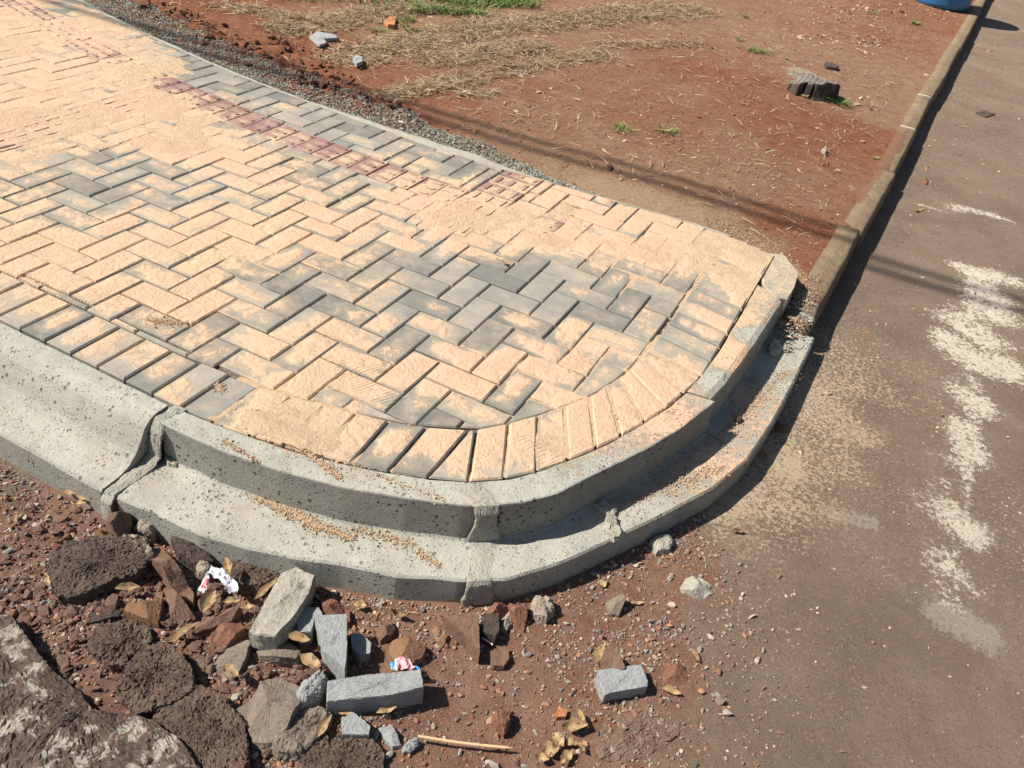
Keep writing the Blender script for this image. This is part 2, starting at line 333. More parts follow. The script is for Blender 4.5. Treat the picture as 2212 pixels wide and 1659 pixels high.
polys = []; tact = []; tdir = []
def region_clip(P):
    P = [tuple(p) for p in P]
    P = clip_poly(P, (0, -1), 0.842)                  # y >= -0.842
    for (x1, y1), (x2, y2) in zip(ARC[:-1], ARC[1:]):
        if len(P) < 3: return P
        n = (y2-y1, -(x2-x1)); l = math.hypot(*n); n = (n[0]/l, n[1]/l); P = clip_poly(P, n, n[0]*x1+n[1]*y1-0.003)
    return P
def clip_top(P, dy=0.003):
    cx = sum(p[0] for p in P)/len(P); y0 = float(top_y(cx)); s = (float(top_y(cx+.05))-float(top_y(cx-.05)))/.1
    l = math.hypot(1, s); return clip_poly(P, (-s/l, 1/l), (-s*cx+y0)/l-dy)
A_LO, A_HI = 5.5, 7.25
def band_low(x): return A_LO+bend(x)
J = 0.0027
for j in range(-12, 40):
    for i in range(-62, 12):
        for (a, b, c, d) in (([(i, j), (i+2, j), (i+2, j+1), (i, j+1)],) if (i+j) % 4 == 0 else ([(i, j), (i+1, j), (i+1, j+2), (i, j+2)],) if (i+j) % 4 == 2 else ()):
            P = [(q[0]*U, q[1]*U) for q in (a, b, c, d)]
            P = inset(P, J)
            cx = sum(p[0] for p in P)/4; cy = sum(p[1] for p in P)/4; ca, sa = math.cos(rng.normal(0, .008)), 0
            th = rng.normal(0, .007); ox, oy = rng.normal(0, .0010, 2)
            P = [(cx+(x-cx)-th*(y-cy)+ox, cy+th*(x-cx)+(y-cy)+oy) for x, y in P]
            P = region_clip(P)
            if len(P) < 3 or area(P) < 6e-4: continue
            ux = cx/U; uy = cy/U
            sl = 2*0.0048*min(0, ux+5)*-1*-1 if ux < -5 else 0; sl = -2*0.0048*(-5-ux) if ux < -5 else 0
            def side(P, y_u, up, g=0.003):            # clip against the bent line y = y_u + bend(x)
                y0 = (y_u+float(bend(ux)))*U; l = math.hypot(1, sl)
                return clip_poly(P, (-sl/l*up*-1*-1 if False else -sl/l*up, 1/l*up), (-sl*cx+y0)/l*up-g)
            pieces = []
            if ux < -2.4 or True:
                if ux > -2.2 and not (-2.2 < ux < 0.3): pieces = [P]
                elif -2.2 <= ux <= 0.3: pieces = [P] if not (A_LO-0.6 < uy < A_HI+.9 and ux > -1.2) else []
                else:
                    lo = side(P, A_LO, 1); hi = side(P, A_HI, -1)
                    pieces = [q for q in (lo, hi) if len(q) >= 3 and area(q) > 5e-4]
            out = []
            for q in pieces:
                c_y = sum(p[1] for p in q)/len(q)/U; c_x = sum(p[0] for p in q)/len(q)/U
                low = c_y < A_LO+bend(c_x)
                # tactile column B (x -4.45..-2.5) and C (x -22.5..-20.4)
                for (x0, x1, cond) in ((-4.45, -2.5, c_y > 3.4), (-22.5, -20.42, low and c_y > -5.5)):
                    if cond and q:
                        L_ = clip_poly(q, (1, 0), x0*U-.002); R_ = clip_poly(q, (-1, 0), -x1*U-.002)
                        q = max((L_, R_), key=lambda t: area(t) if len(t) > 2 else 0)
                if len(q) > 2: q = clip_top(q)
                if len(q) > 2 and area(q) > 5e-4: out.append(q)
            for q in out: polys.append((q, 0, 0.0))
# tactile strip A
k = 0; x = -4.5
while x > -60:
    x1 = x; x0 = x-1.035; yA0, yB0 = A_LO+bend(x0), A_LO+bend(x1); yA1, yB1 = A_HI+bend(x0), A_HI+bend(x1)
    P = [(x0*U, yA0*U), (x1*U, yB0*U), (x1*U, yB1*U), (x0*U, yA1*U)]; tact.append((inset(P, .002), 0, -0.001)); s_ = float(yB0-yA0)/1.035; l = math.hypot(1, s_)
    tdir.append(((1/l, s_/l), 0.078, (-0.062, 0, 0.062))); x = x0
for (x0, x1, y0, y1) in ((-1.15, .05, 5.55, 7.3), ):
    tact.append((inset([(x0*U, y0*U), (x1*U, y0*U), (x1*U, y1*U), (x0*U, y1*U)], .003), 0, -.001)); tdir.append(((1, 0), .072, (-.055, 0, .055)))
y = 3.45
while y < 10.3:                                       # column B
    P = inset([(-4.42*U, y*U), (-2.52*U, y*U), (-2.52*U, (y+1.03)*U), (-4.42*U, (y+1.03)*U)], .002); P = clip_top(P)
    if len(P) > 2 and area(P) > 5e-4: tact.append((P, 0, -0.0005 if y > 6.4 else -.0045)); tdir.append(((0, 1), .075 if abs(area(P)) > .015 else .04, (-0.065, 0, 0.065)))
    y += 1.035
y = A_LO+float(bend(-21.4))-1.06
while y > -5.6:                                       # column C
    P = inset([(-22.48*U, y*U), (-20.44*U, y*U), (-20.44*U, (y+1.03)*U), (-22.48*U, (y+1.03)*U)], .002)
    tact.append((P, 0, -.0045 if y > -2.2 else -.001)); tdir.append(((0, 1), .078, (-0.068, 0, 0.068))); y -= 1.035
# soldier course between the field and the kerb
def resample(P, n):
    P = np.array(P, float); d = np.concatenate([[0], np.cumsum(np.hypot(*np.diff(P, axis=0).T))]); t = np.linspace(0, d[-1], n)
    return np.stack([np.interp(t, d, P[:, 0]), np.interp(t, d, P[:, 1])], 1)
sold = []
xk = list(np.arange(-0.245, -8, -0.1045)); xk = xk[::-1]
for a, b in zip(xk[:-1], xk[1:]):
    yi0 = np.interp(a, inn[:, 0], inn[:, 1])+.004; yi1 = np.interp(b, inn[:, 0], inn[:, 1])+.004
    sold.append([(a, yi0), (b, yi1), (b, -.845), (a, -.845)] if b < -.45 else [(a, yi0), (b, yi1), (b, -.832), (a, -.838)])
cut_o = [(-0.245, -1.022), (-0.13, -1.007), (-0.03, -0.99), (0.066, -0.968), (0.155, -0.945), (0.25, -0.915), (0.345, -0.875), (0.44, -0.825), (0.512, -0.763), (0.572, -0.69), (0.625, -0.60), (0.67, -0.51), (0.712, -0.42), (0.748, -0.318), (0.778, -0.215), (0.80, -0.11)]
cut_i = [(-0.245, -.828), (-0.145, -.81), (-0.045, -.787), (0.045, -.765), (0.135, -.737), (0.235, -.70), (0.338, -.642), (0.352, -.628), (0.414, -.55), (0.468, -.468), (0.516, -.385), (0.558, -.295), (0.585, -.22), (0.60, -.155), (0.611, -.09), (0.618, -.02)]
for k in range(len(cut_o)-1): sold.append([cut_o[k], cut_o[k+1], cut_i[k+1], cut_i[k]])
yy = [-.11+.02, .01, .112, .214, .317, .42, .523, .626, .729, .83, .935, 1.04]
sold.append([(.803, -.10), (.824, .012), (.622, .052), (.618, -.012)])
for a, b in zip([.055, .157, .26, .363, .466, .569, .672, .775, .878], [.157, .26, .363, .466, .569, .672, .775, .878, .98]):
    sold.append([(.624, a), (.826, a-.035), (.826, b-.035), (.624, b)])
for P in sold:
    if area(P) < 0: P = P[::-1]
    P = inset(P, .0042)
    if len(P) > 2: polys.append((P, 0, 0.001))
paver_mesh(polys, 'paver_field', [M_PAVER], pavement)
paver_mesh(tact, 'tactile_strip', [M_TACT], pavement, 0.0, 0.003, 0.03, lambda i: tdir[i])

# loose sand lying over the pavement
xs = axis((-4.6, -1.5, .022), (-1.5, 0.86, .0125)); ys = axis((-1.04, 1.2, .0125), (1.2, 2.0, .025))
X, Y, F = grid(xs, ys)
B = field(BURYCP, X, Y); Pn = pprint_(X, Y)
Z = -0.0148+0.0152*sstep(.05, 1.0, B)+0.0065*fbm(X, Y, .10, 4, 11)+0.0034*fbm(X, Y, .028, 3, 23)-0.0012*Pn
clumps = [(545, 905, 650, 960, 26, 1), (560, 930, 600, 945, 20, 1), (660, 985, 700, 1000, 14, 1)]
Z += 0.012*blobs(clumps, X, Y)*(0.7+0.6*fbm(X, Y, .02, 3, 9))
edge = (Y > top_y(X)-0.012) | (Y < np.interp(X, inn[:, 0], inn[:, 1])+0.004) | (X > np.interp(Y, inn[1:, 1], inn[1:, 0])-0.004)
F = F[~edge[F].any(1) & (Z[F] > -0.0125).any(1)]
tag(mesh_np('sand', np.stack([X, Y, Z], 1), F, M_SAND, {'print': Pn}, True), 'loose pale orange sand swept over the new pavers', 'sand', kind='stuff')

# ------------------------------------------------------------------ kerbs
KS = [(150,650,.0),(700,1000,.35),(640,980,.6),(760,1030,.4),(860,1050,.25),(900,1060,.3),(500,950,.1),(420,930,.05),(1000,1065,.5),(1100,1060,.35),(1200,1010,.55),(1300,960,.6),(1400,910,.85),
(1500,870,.6),(1530,860,.15),(1560,790,.9),(1600,720,.8),(1640,660,.7),(1620,740,.3),(1680,660,.3),(900,1090,.1),(700,1090,.0),(350,1080,.1),(450,1130,.1),(600,1130,.35),(640,1160,.4),(700,1180,.2),
(800,1160,.35),(850,1180,.2),(930,1210,.3),(1000,1200,.4),(1100,1190,.25),(1200,1160,.25),(1300,1100,.3),(1400,1050,.45),(1500,1020,.6),(1580,960,.7),(1640,880,.65),(1700,780,.5),(1740,740,.5),
(100,900,.05),(200,950,.05),(100,800,0),(250,850,0)]
def lerp_path(P, n): return resample(P, n)
def kerb_piece(name, top_in, rows, n, mat, faces, amp=.0022, seed=0):
    """rows: list of (path, z) from the paver side outwards; each path is resampled to n points"""
    n = int(n*2.2)
    R_ = [(lerp_path(p, n), z) for p, z in rows]; V = []; fa = []
    sub = []
    for k in range(len(R_)-1):
        (p0, z0), (p1, z1) = R_[k], R_[k+1]; d = max(np.hypot(*(p1-p0).T).mean(), abs(np.mean(z1)-np.mean(z0))); m = max(1, int(round(d/.009)))
        for t in range(m): sub.append((p0+(p1-p0)*t/m, z0+(z1-z0)*t/m, faces[k]))
    sub.append((R_[-1][0], R_[-1][1], faces[-1]))
    m = len(sub)
    for p, z, fc in sub:
        zz = np.full(n, z, float)
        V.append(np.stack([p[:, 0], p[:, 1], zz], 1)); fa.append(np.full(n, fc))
    V = np.concatenate(V); fa = np.concatenate(fa)
    V[:, 2] += amp*fbm(V[:, 0]+V[:, 2], V[:, 1]-V[:, 2], .05, 3, seed); V[:, 0] += amp*fbm(V[:, 0]+5, V[:, 1]+V[:, 2], .09, 2, seed+4); V[:, 1] += amp*fbm(V[:, 0]+9+V[:, 2], V[:, 1]*1.0, .09, 2, seed+8)
    i = np.arange(m*n).reshape(m, n); F = np.stack([i[:-1, :-1], i[1:, :-1], i[1:, 1:], i[:-1, 1:]], -1).reshape(-1, 4)
    F = F.tolist(); b = len(V)                        # end caps
    F.append([int(i[r, 0]) for r in range(m)]); F.append([int(i[r, -1]) for r in range(m-1, -1, -1)])
    F.append([int(c) for c in i[0, ::-1]][::1] + [int(c) for c in i[-1]]) if False else None
    S = field(KS, V[:, 0], V[:, 1], -.05)-fa*.55
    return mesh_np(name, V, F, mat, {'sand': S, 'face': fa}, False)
def off(P, dx, dy): return [(a+dx, b+dy) for a, b in P]
# rolled (lowered) kerb on the left
L = [(-8, -1.047), (-0.385, -1.034)]
rows = [(L, -.16), (L, 0.0), (off(L, 0, -.035), -.001), (off(L, 0, -.06), -.008), (off(L, 0, -.082), -.026), (off(L, 0, -.105), -.060), (off(L, 0, -.125), -.088), (off(L, 0, -.15), -.108), (off(L, 0, -.18), -.117), ([(-8, -1.278), (-.385, -1.272)], -.122), ([(-8, -1.284), (-.385, -1.279)], -.130), ([(-8, -1.288), (-.385, -1.283)], -.26)]
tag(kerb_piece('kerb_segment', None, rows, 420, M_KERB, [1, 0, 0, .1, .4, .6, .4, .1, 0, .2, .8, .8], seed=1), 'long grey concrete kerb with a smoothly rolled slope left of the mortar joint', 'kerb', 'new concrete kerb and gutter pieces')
OUT = [(-.345, -1.098), (-.16, -1.088), (.02, -1.063), (.186, -1.021), (.336, -.967), (.465, -.905), (.523, -.872), (.60, -.80), (.655, -.729), (.722, -.579), (.79, -.43), (.85, -.266), (.897, -.085)]
LIP = [(-.335, -1.275), (-.215, -1.260), (-.074, -1.251), (.049, -1.223), (.161, -1.187), (.269, -1.14), (.401, -1.096), (.538, -1.024), (.634, -.959), (.723, -.842), (.80, -.708), (.879, -.563), (.936, -.443), (.994, -.325), (1.05, -.141)]
def cutx(P, a, b):                                    # part of a path between fractions
    Q = resample(P, 400); return [tuple(q) for q in Q[int(a*399):int(b*399)+1]]
def sub_path(P, p0, p1):
    Q = resample(P, 600); i0 = np.argmin(np.hypot(*(Q-np.array(p0)).T)); i1 = np.argmin(np.hypot(*(Q-np.array(p1)).T)); return [tuple(q) for q in Q[i0:i1+1]]
def seg(in0, in1, o0, o1, l0, l1, n, lab, seed, lp=None, inn_=None, out_=None, roundness=.006):
    I = inn_ or sub_path(INNER[1:], in0, in1); O = out_ or sub_path(OUT, o0, o1); Lp = lp or sub_path(LIP, l0, l1)
    I = resample(I, n); O = resample(O, n); Lp = resample(Lp, n); d = O-I; dl = np.maximum(np.hypot(*d.T), 1e-3)[:, None]; u = d/dl; ul = (Lp-O); ul = ul/np.hypot(*ul.T)[:, None]
    r = roundness
    rows = [(I, -.16), (I, 0.0), (O-u*r, 0.0), (O-u*r*.3, -r*.3), (O, -r), (O+ul*.004, -.117), (O+ul*.012, -.123), (Lp-ul*.006, -.122), (Lp, -.128), (Lp+ul*.004, -.26)]
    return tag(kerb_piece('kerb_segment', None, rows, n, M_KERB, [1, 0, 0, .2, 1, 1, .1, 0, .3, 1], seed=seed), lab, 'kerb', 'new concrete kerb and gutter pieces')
seg((-.34, -1.03), (.43, -.835), (-.345, -1.098), (.50, -.885), (-.335, -1.275), (.56, -1.01), 100, 'curved grey concrete kerb with pitted front face between the two mortar joints', 2)
seg((.462, -.815), (.803, -.10), (.55, -.85), (.897, -.085), (.60, -.985), (1.05, -.141), 90, 'curved grey concrete kerb casting a dark shadow on its sandy gutter', 3)
seg(None, None, None, None, None, None, 90, 'straight sandy concrete kerb with a rounded edge near the old brown kerb', 4,
    lp=[(1.052, -.135), (1.075, .10), (1.09, .35), (1.10, .735)], inn_=[(.806, -.092), (.822, .031), (.831, .21), (.831, .76)], out_=[(.886, -.076), (.905, .05), (.925, .3), (.944, .70)], roundness=.028)

def mortar(name, path, wd, lab, seed, amp=.006, n=10):
    """rough mortar laid over a joint; path = [(x, y, z)] across the kerb"""
    P = np.array(path, float); d = np.concatenate([[0], np.cumsum(np.linalg.norm(np.diff(P, axis=0), axis=1))]); m = int(d[-1]/.006)+2; t = np.linspace(0, d[-1], m)
    Q = np.stack([np.interp(t, d, P[:, k]) for k in range(3)], 1); V = []; tg = np.gradient(Q, axis=0); tg /= np.linalg.norm(tg, axis=1)[:, None]
    side = np.array([Q[0, 1]-Q[-1, 1], Q[-1, 0]-Q[0, 0], 0.0]); side /= np.linalg.norm(side)
    for k in range(m):
        nrm = np.cross(tg[k], side); nrm = nrm*(-1 if nrm[2] < -1e-3 or (abs(nrm[2]) <= 1e-3 and nrm[1] > 0) else 1)
        nrm = np.cross(side, tg[k]); nrm = nrm if nrm @ np.array([0.3, -0.5, 1]) > 0 else -nrm
        for j in range(n):
            s_ = (j/(n-1)-.5)*2; ww = wd*(1+.35*fbm(np.array(t[k]*1.), np.array(0.), .05, 3, seed))*.5
            p = Q[k]+side*s_*ww; rise = amp*(1-s_**4)+amp*2.4*float(fbm(np.array(p[0]*1+p[2]), np.array(p[1]*1), .016, 4, seed))*(1-s_**6)-.0012*abs(s_)
            V.append(p+nrm*(rise if abs(s_) < .99 else -.004))
    i = np.arange(m*n).reshape(m, n); F = np.stack([i[:-1, :-1], i[1:, :-1], i[1:, 1:], i[:-1, 1:]], -1).reshape(-1, 4); V = np.array(V)
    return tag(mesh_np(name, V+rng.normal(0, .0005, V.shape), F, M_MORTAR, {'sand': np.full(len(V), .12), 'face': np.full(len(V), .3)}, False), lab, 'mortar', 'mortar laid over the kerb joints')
mortar('mortar_joint', [(-.35, -1.02, .001), (-.36, -1.085, .0), (-.355, -1.11, -.03), (-.36, -1.125, -.10), (-.36, -1.15, -.117), (-.36, -1.27, -.121), (-.36, -1.292, -.14), (-.36, -1.30, -.20)], .042, 'crumbly mortar joint where the rolled kerb meets the curved kerb', 31, .0013, 18)
mortar('mortar_joint', [(.447, -.825, .001), (.522, -.872, .001), (.528, -.880, -.02), (.53, -.884, -.117), (.54, -.90, -.122), (.582, -.995, -.121), (.587, -1.002, -.135), (.590, -1.006, -.21)], .070, 'pale mortar joint at the nose of the curved kerb', 45, .0009, 20)

# concrete edging along the top of the paving
def path_top(x0, x1, n, o=0): 
    xx = np.linspace(x0, x1, n); return np.stack([xx, top_y(xx)+o], 1)
n = 260; A = path_top(-6.5, .62, n); 
wd = np.interp(A[:, 0], [-6.5, -3, -1.7, -1.2, -.7, -.45, -.2, 0.1, .62], [.04, .035, .03, .075, .085, .05, .012, .02, .035])
wd = wd*(1+.25*fbm(A[:, 0], A[:, 1], .12, 3, 4)); Bp = A+np.stack([wd*.25, wd], 1)
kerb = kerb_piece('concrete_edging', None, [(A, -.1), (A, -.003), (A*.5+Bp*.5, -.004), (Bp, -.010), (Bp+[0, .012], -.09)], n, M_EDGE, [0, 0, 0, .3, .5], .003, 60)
tag(kerb, 'thin rough concrete edging between the grey pavers and the gravel', 'edging')

# ------------------------------------------------------------------ old kerb
n_ = NT('old_kerb_concrete', 0.9)
g = n_.mix(n_.ss(.3, .7, n_.noise(5, 5, .7)), (0.24, 0.17, 0.10), (0.31, 0.235, 0.15)); g = n_.mix(n_.ss(.45, .7, n_.noise(7, 7, .8, 1)), g, (0.20, 0.14, 0.095)); g = n_.vary(g, n_.noise(35, 7, .8), .7, 1.25)
m_ = n_.ss(.45, .6, n_.mth('ADD', n_.attr('soil'), n_.mth('MULTIPLY', n_.mth('SUBTRACT', n_.noise(18, 5, .7), .5), .9)))
g = n_.mix(m_, g, n_.vary((0.215, 0.112, 0.070), n_.noise(200, 4, .7), .7, 1.3)); n_.bump(n_.noise(70, 7, .8), .010, 1); n_.bump(n_.noise(12, 5, .7), .02, .8)
m2 = n_.ss(.62, .7, n_.mth('ADD', n_.attr('lime'), n_.mth('MULTIPLY', n_.mth('SUBTRACT', n_.noise(60, 5, .7), .5), .8))); g = n_.mix(m2, g, (0.72, 0.64, 0.54))
M_OLD = n_.done(g)
YJ = [.74, 1.84, 2.86, 3.84, 4.84, 5.9, 6.95, 8.0, 9.05, 10.1, 11.15, 12.2, 13.2]
OLD = ['end block of the old brown kerb, beside the new concrete gutter', 'old kerb block half buried in red soil, second from the paved corner', 'old kerb block with soil along its edge, third from the paved corner',
       'clean tan old kerb block, fourth from the paved corner', 'tan old kerb block beside the tree stump, fifth from the paved corner', 'old kerb block with a pale mortar line, sixth from the paved corner',
       'tan old kerb block, seventh from the paved corner', 'old kerb block just before the blue drum, eighth from the paved corner', 'old kerb block in the shadow of the blue drum', 'old kerb block beyond the blue drum', 'second old kerb block beyond the blue drum', 'last old kerb block at the far end of the row']
for k in range(len(YJ)-1):
    ya, yb = YJ[k]+.006, YJ[k+1]-.006; m = 26; t = np.linspace(ya, yb, m); xr = kx(t); dxj = rng.normal(0, .004); zj = -.088+rng.normal(0, .003)
    wdk = .103; chf = .014
    rowsx = [(-wdk, -.20), (-wdk, 0), (-wdk*.5, .001), (-chf, 0), (-chf*.3, -.004), (0, -chf), (.006, -.06), (.008, -.15)]
    V = []; fs = []
    for a, (dx, dz) in enumerate(rowsx):
        e = np.where((t-ya < .02) | (yb-t < .02), .004, 0.0) if a in (1, 2, 3, 4) else 0
        x_ = xr+dx+dxj+.004*fbm(t, t*0+dx*9+k, .12, 3, 70+k); V.append(np.stack([x_, t, np.full(m, zj+dz)-e+.0022*fbm(t, t*0+dx*20, .08, 3, 90+k)], 1)); fs.append(np.full(m, a/7))
    V = np.concatenate(V); q = len(rowsx); i = np.arange(q*m).reshape(q, m); F = np.stack([i[:-1, :-1], i[1:, :-1], i[1:, 1:], i[:-1, 1:]], -1).reshape(-1, 4).tolist()
    F.append([int(v) for v in i[::-1, 0]]); F.append([int(v) for v in i[:, -1]])
    ys_ = V[:, 1]; so_ = np.where(V[:, 0] < kx(ys_)-.05, .55, .18)*(np.interp(ys_, [.7, 1.2, 1.9, 2.2, 3.0, 3.6, 3.9, 6, 9], [.6, .5, .5, 1.2, 1.3, 1.0, .5, .2, .5])); so_ = np.where(V[:, 2] < zj-.02, .5, so_+.08+.3*fbm(V[:, 0], V[:, 1], .3, 3, 12))
    lime = np.where(yb-ys_ < .04, .75, 0)*(1 if k in (2, 3, 4, 5, 7) else .6)
    tag(mesh_np('kerb_block', V, F, M_OLD, {'soil': so_, 'lime': lime}, True), OLD[k], 'kerb', 'blocks of the old brown kerb')

# ------------------------------------------------------------------ ground behind the paving
def soil_z(X, Y):
    d = kx(Y)-X; near = np.clip((Y-1.0)/3.0, 0, 1)
    z = -.098+(.068-.02*near)*sstep(.10, 1.3, d)
    z = np.where(X > .80, np.minimum(z, -.062-.03*sstep(.86, 1.0, X)*(1-near)), z)
    return z
REDCP = [(500,20,1),(600,100,1),(700,200,1),(800,250,1),(850,270,.8),(900,200,.8),(560,60,.9),(650,60,.5),(760,40,.35),(900,100,.15),(1000,120,.1),(1100,80,.05),(1050,200,.45),(1150,200,.55),
(1250,120,.2),(1350,180,.45),(1250,250,.35),(1500,150,.7),(1600,170,.85),(1550,120,.45),(1450,60,.15),(1600,60,.15),(1700,100,.15),(1750,60,.4),(1900,80,.6),(1900,110,.3),(1850,150,.05),(1950,180,.05),
(1900,230,.05),(1820,180,.05),(1650,230,.8),(1750,260,1),(1850,280,1),(1700,300,.9),(1880,310,.9),(1600,300,.3),(1500,320,.4),(1300,300,.25),(1200,260,.25),(1100,300,.15),(1350,270,.7),(1450,270,.6),(1500,400,.2),
(1600,380,.2),(1750,400,.4),(1850,400,.5),(1400,380,.1),(1300,400,.05),(1700,480,.85),(1790,500,.95),(1750,540,.9),(1650,500,.35),(1750,600,.8),(1550,470,.15),(1200,360,.1),(1450,200,.4),(1700,20,.4),(2000,30,.7),
(300,0,1),(1000,250,.6),(950,240,.8)]
SNDCP = [(1200,370,.5),(1300,410,.75),(1400,430,.8),(1500,460,.7),(1600,500,.55),(1690,560,.8),(1720,620,.9),(1740,680,.9),(1100,340,.3),(1300,330,.1),(1500,380,.05),(1000,250,.0),(1700,300,0),(1850,300,0),
(800,200,0),(1500,100,0),(1800,450,0),(1200,200,0),(1780,560,.1),(1750,640,.6),(1650,450,.15),(1560,400,.05),(1900,200,0),(500,50,0),(1350,370,.25),(1450,400,.3)]
def dirt_mat(name, attrs=True):
    n = NT(name, 0.97, 0.08)
    r = n.attr('red'); m = n.mth('ADD', r, n.mth('MULTIPLY', n.mth('SUBTRACT', n.noise(3.5, 9, .75, .6), .5), 1.7)); m = n.mth('ADD', m, n.mth('MULTIPLY', n.mth('SUBTRACT', n.noise(40, 4, .7), .5), .35))
    tan = n.mix(n.ss(.3, .7, n.noise(11, 5, .7)), (0.375, 0.208, 0.128), (0.47, 0.288, 0.185))
    red = n.mix(n.ss(.3, .7, n.noise(9, 5, .7)), (0.305, 0.116, 0.062), (0.40, 0.172, 0.10))
    g = n.mix(n.ss(.05, .95, m), tan, red); g = n.vary(g, n.noise(28, 7, .8), .62, 1.38); g = n.vary(g, n.noise(120, 5, .75), .78, 1.22)
    # pebbles, chips and grains
    v = n.vor(60, 1, 'Color'); sp = n.t.nodes.new('ShaderNodeSeparateColor'); n.put(sp.inputs[0], v); dd = n.vor(60)
    chip = n.mth('MULTIPLY', n.ss(.62, .68, sp.outputs[0]), n.mth('SUBTRACT', 1.0, n.ss(.25, .40, dd)))
    g = n.mix(n.mth('MULTIPLY', chip, .8), g, n.mix(sp.outputs[1], (0.58, 0.42, 0.29), (0.20, 0.12, 0.085)))
    sd = n.attr('sandy'); sm = n.ss(.52, .64, n.mth('ADD', sd, n.mth('MULTIPLY', n.mth('SUBTRACT', n.noise(75, 6, .8), .5), 2.6)))
    g = n.mix(sm, g, n.vary((0.56, 0.385, 0.235), n.noise(300, 3), .8, 1.2))
    n.bump(n.noise(38, 7, .78), .035, 1.0); n.bump(n.mth('MAXIMUM', chip, n.mth('MULTIPLY', sm, .6)), .006, 1); n.bump(n.noise(160, 5, .8), .008, 1)
    return n.done(g)
M_SOIL = dirt_mat('red_soil')
xs = axis((-60, -12, 8), (-12, -6, .6), (-6, -4.4, .07), (-4.4, 1.25, .02), (1.25, 3.8, .05)); ys = axis((.4, 1.0, .05), (1.0, 4.2, .022), (4.2, 14, .045), (14, 20, .5), (20, 60, 8))
X, Y, F = grid(xs, ys)
RED = field(REDCP, X, Y, -.05); SND = field(SNDCP, X, Y, -.05)
CL = blobs([(330, 10, 700, 190, 50, 1), (600, 90, 800, 230, 40, 1), (700, 170, 900, 260, 30, .9), (560, 30, 800, 110, 50, .8), (1080, 150, 1200, 120, 40, .5)], X, Y, -.03)
def ground_z(X, Y):
    cl = blobs([(330, 10, 700, 190, 50, 1), (600, 90, 800, 230, 40, 1), (700, 170, 900, 260, 30, .9), (560, 30, 800, 110, 50, .8), (1080, 150, 1200, 120, 40, .5)], X, Y, -.03)
    up = .05*sstep(.3, 2.4, Y-top_y(X))*sstep(-.2, -1.4, X)
    z = soil_z(X, Y)+.008*fbm(X, Y, .6, 3, 2)+.005*fbm(X, Y, .07, 4, 33)+up+.055*cl*np.clip(fbm(X, Y, .10, 5, 51, .62)+.12, -.1, 1)
    gb = np.exp(-((Y-top_y(X)-.14)/.07)**2)*sstep(.2, -1.0, X); z = z-.012*gb
    return np.where(Y < top_y(X)+.02, np.minimum(z, -.06), z)
Z = ground_z(X, Y)
keep = (X < kx(Y)-.055) & ~((Y < top_y(X)-.08) & (X < .82)) & ~((Y < .70) & (X >= .82))
F = F[keep[F].all(1)]
tag(mesh_np('ground', np.stack([X, Y, Z], 1), F, M_SOIL, {'red': RED, 'sandy': SND*1.05+.05}, True), kind='structure')

# ------------------------------------------------------------------ road and the dug strip in front of the gutter
RS = [(1850,940,.75),(1820,1000,.65),(1780,1100,.6),(1720,1160,.5),(1850,830,.7),(1900,850,.6),(1600,1180,.5),(1920,1180,.3),(1650,1230,.35),(1800,1180,.3),(1930,780,.45),(1800,760,.6),(1750,850,.8),(1800,900,.75),(1700,1000,.9),(1600,1080,.9),(1700,1100,.75),(1780,1000,.6),(1900,900,.3),(1950,700,.1),(1850,700,.4),(1900,1000,.3),(1650,1180,.5),(1500,1130,.5),(1560,1200,.35),
(1450,1200,.1),(1750,1250,0),(1900,1150,.15),(2000,600,0),(2150,900,0),(2000,1400,0),(1500,1500,0),(1900,500,0),(1200,1400,0),(500,1400,0),(1850,800,.6),(1550,1100,.8),(1860,620,.1),(1950,820,.35),(1980,950,.2),(1400,1300,0),(1850,1080,.35)]
RD = [(0,1050,.35),(100,1100,.8),(300,1400,.9),(600,1400,1),(1000,1450,1),(1300,1350,1),(1400,1250,.9),(1450,1450,.75),(1300,1600,.85),(1550,1350,.25),(1600,1500,.15),(1800,1500,0),(1900,1300,0),(2000,500,0),(1900,300,0),
(1600,1250,.3),(1700,1200,.1),(2100,1000,0),(1520,1240,.7),(1420,1620,.5),(1550,1620,.2),(2000,100,0),(1850,700,0)]
WH = [(2105,590,2110,790,20,.8),(2110,790,2088,990,14,.75),(2088,990,2080,1130,11,.7),(2080,1130,2035,1260,10,.6),(2060,740,2180,770,16,.7),(2070,575,2150,590,14,.85),(2100,590,2190,610,20,.9),(2110,620,2160,680,32,1),(2080,690,2130,730,38,1),(2040,720,2060,740,20,.9),(2080,750,2160,790,42,1),(2110,800,2170,800,28,.8),(2085,850,2115,875,30,1),(2080,920,2100,980,28,.95),(2050,990,2075,1010,20,.6),
(2020,1060,2060,1050,18,.6),(2045,1100,2095,1150,30,1),(1995,1100,2020,1110,16,.7),(2100,1170,2110,1180,14,.8),(2030,1200,2040,1290,26,.7),(2050,1230,2060,1240,20,.9),(1990,445,2060,455,9,.8),(2060,448,2150,465,11,.95),(2150,468,2190,478,9,.8),(2090,1260,2110,1280,14,.6),(2020,850,2030,880,12,.5),(2000,975,2010,985,10,.5),(1970,1120,1985,1140,12,.5)]
CE = [(1800,1110,1880,1130,42,.9),(1840,1150,1870,1190,30,.7),(1900,1210,1960,1290,40,.7),(2040,1330,2120,1370,70,1),(1980,1280,2030,1330,50,.7),(1910,880,1960,900,30,.35),(1990,860,2000,1000,30,.3),(1830,950,1850,1100,20,.3)]
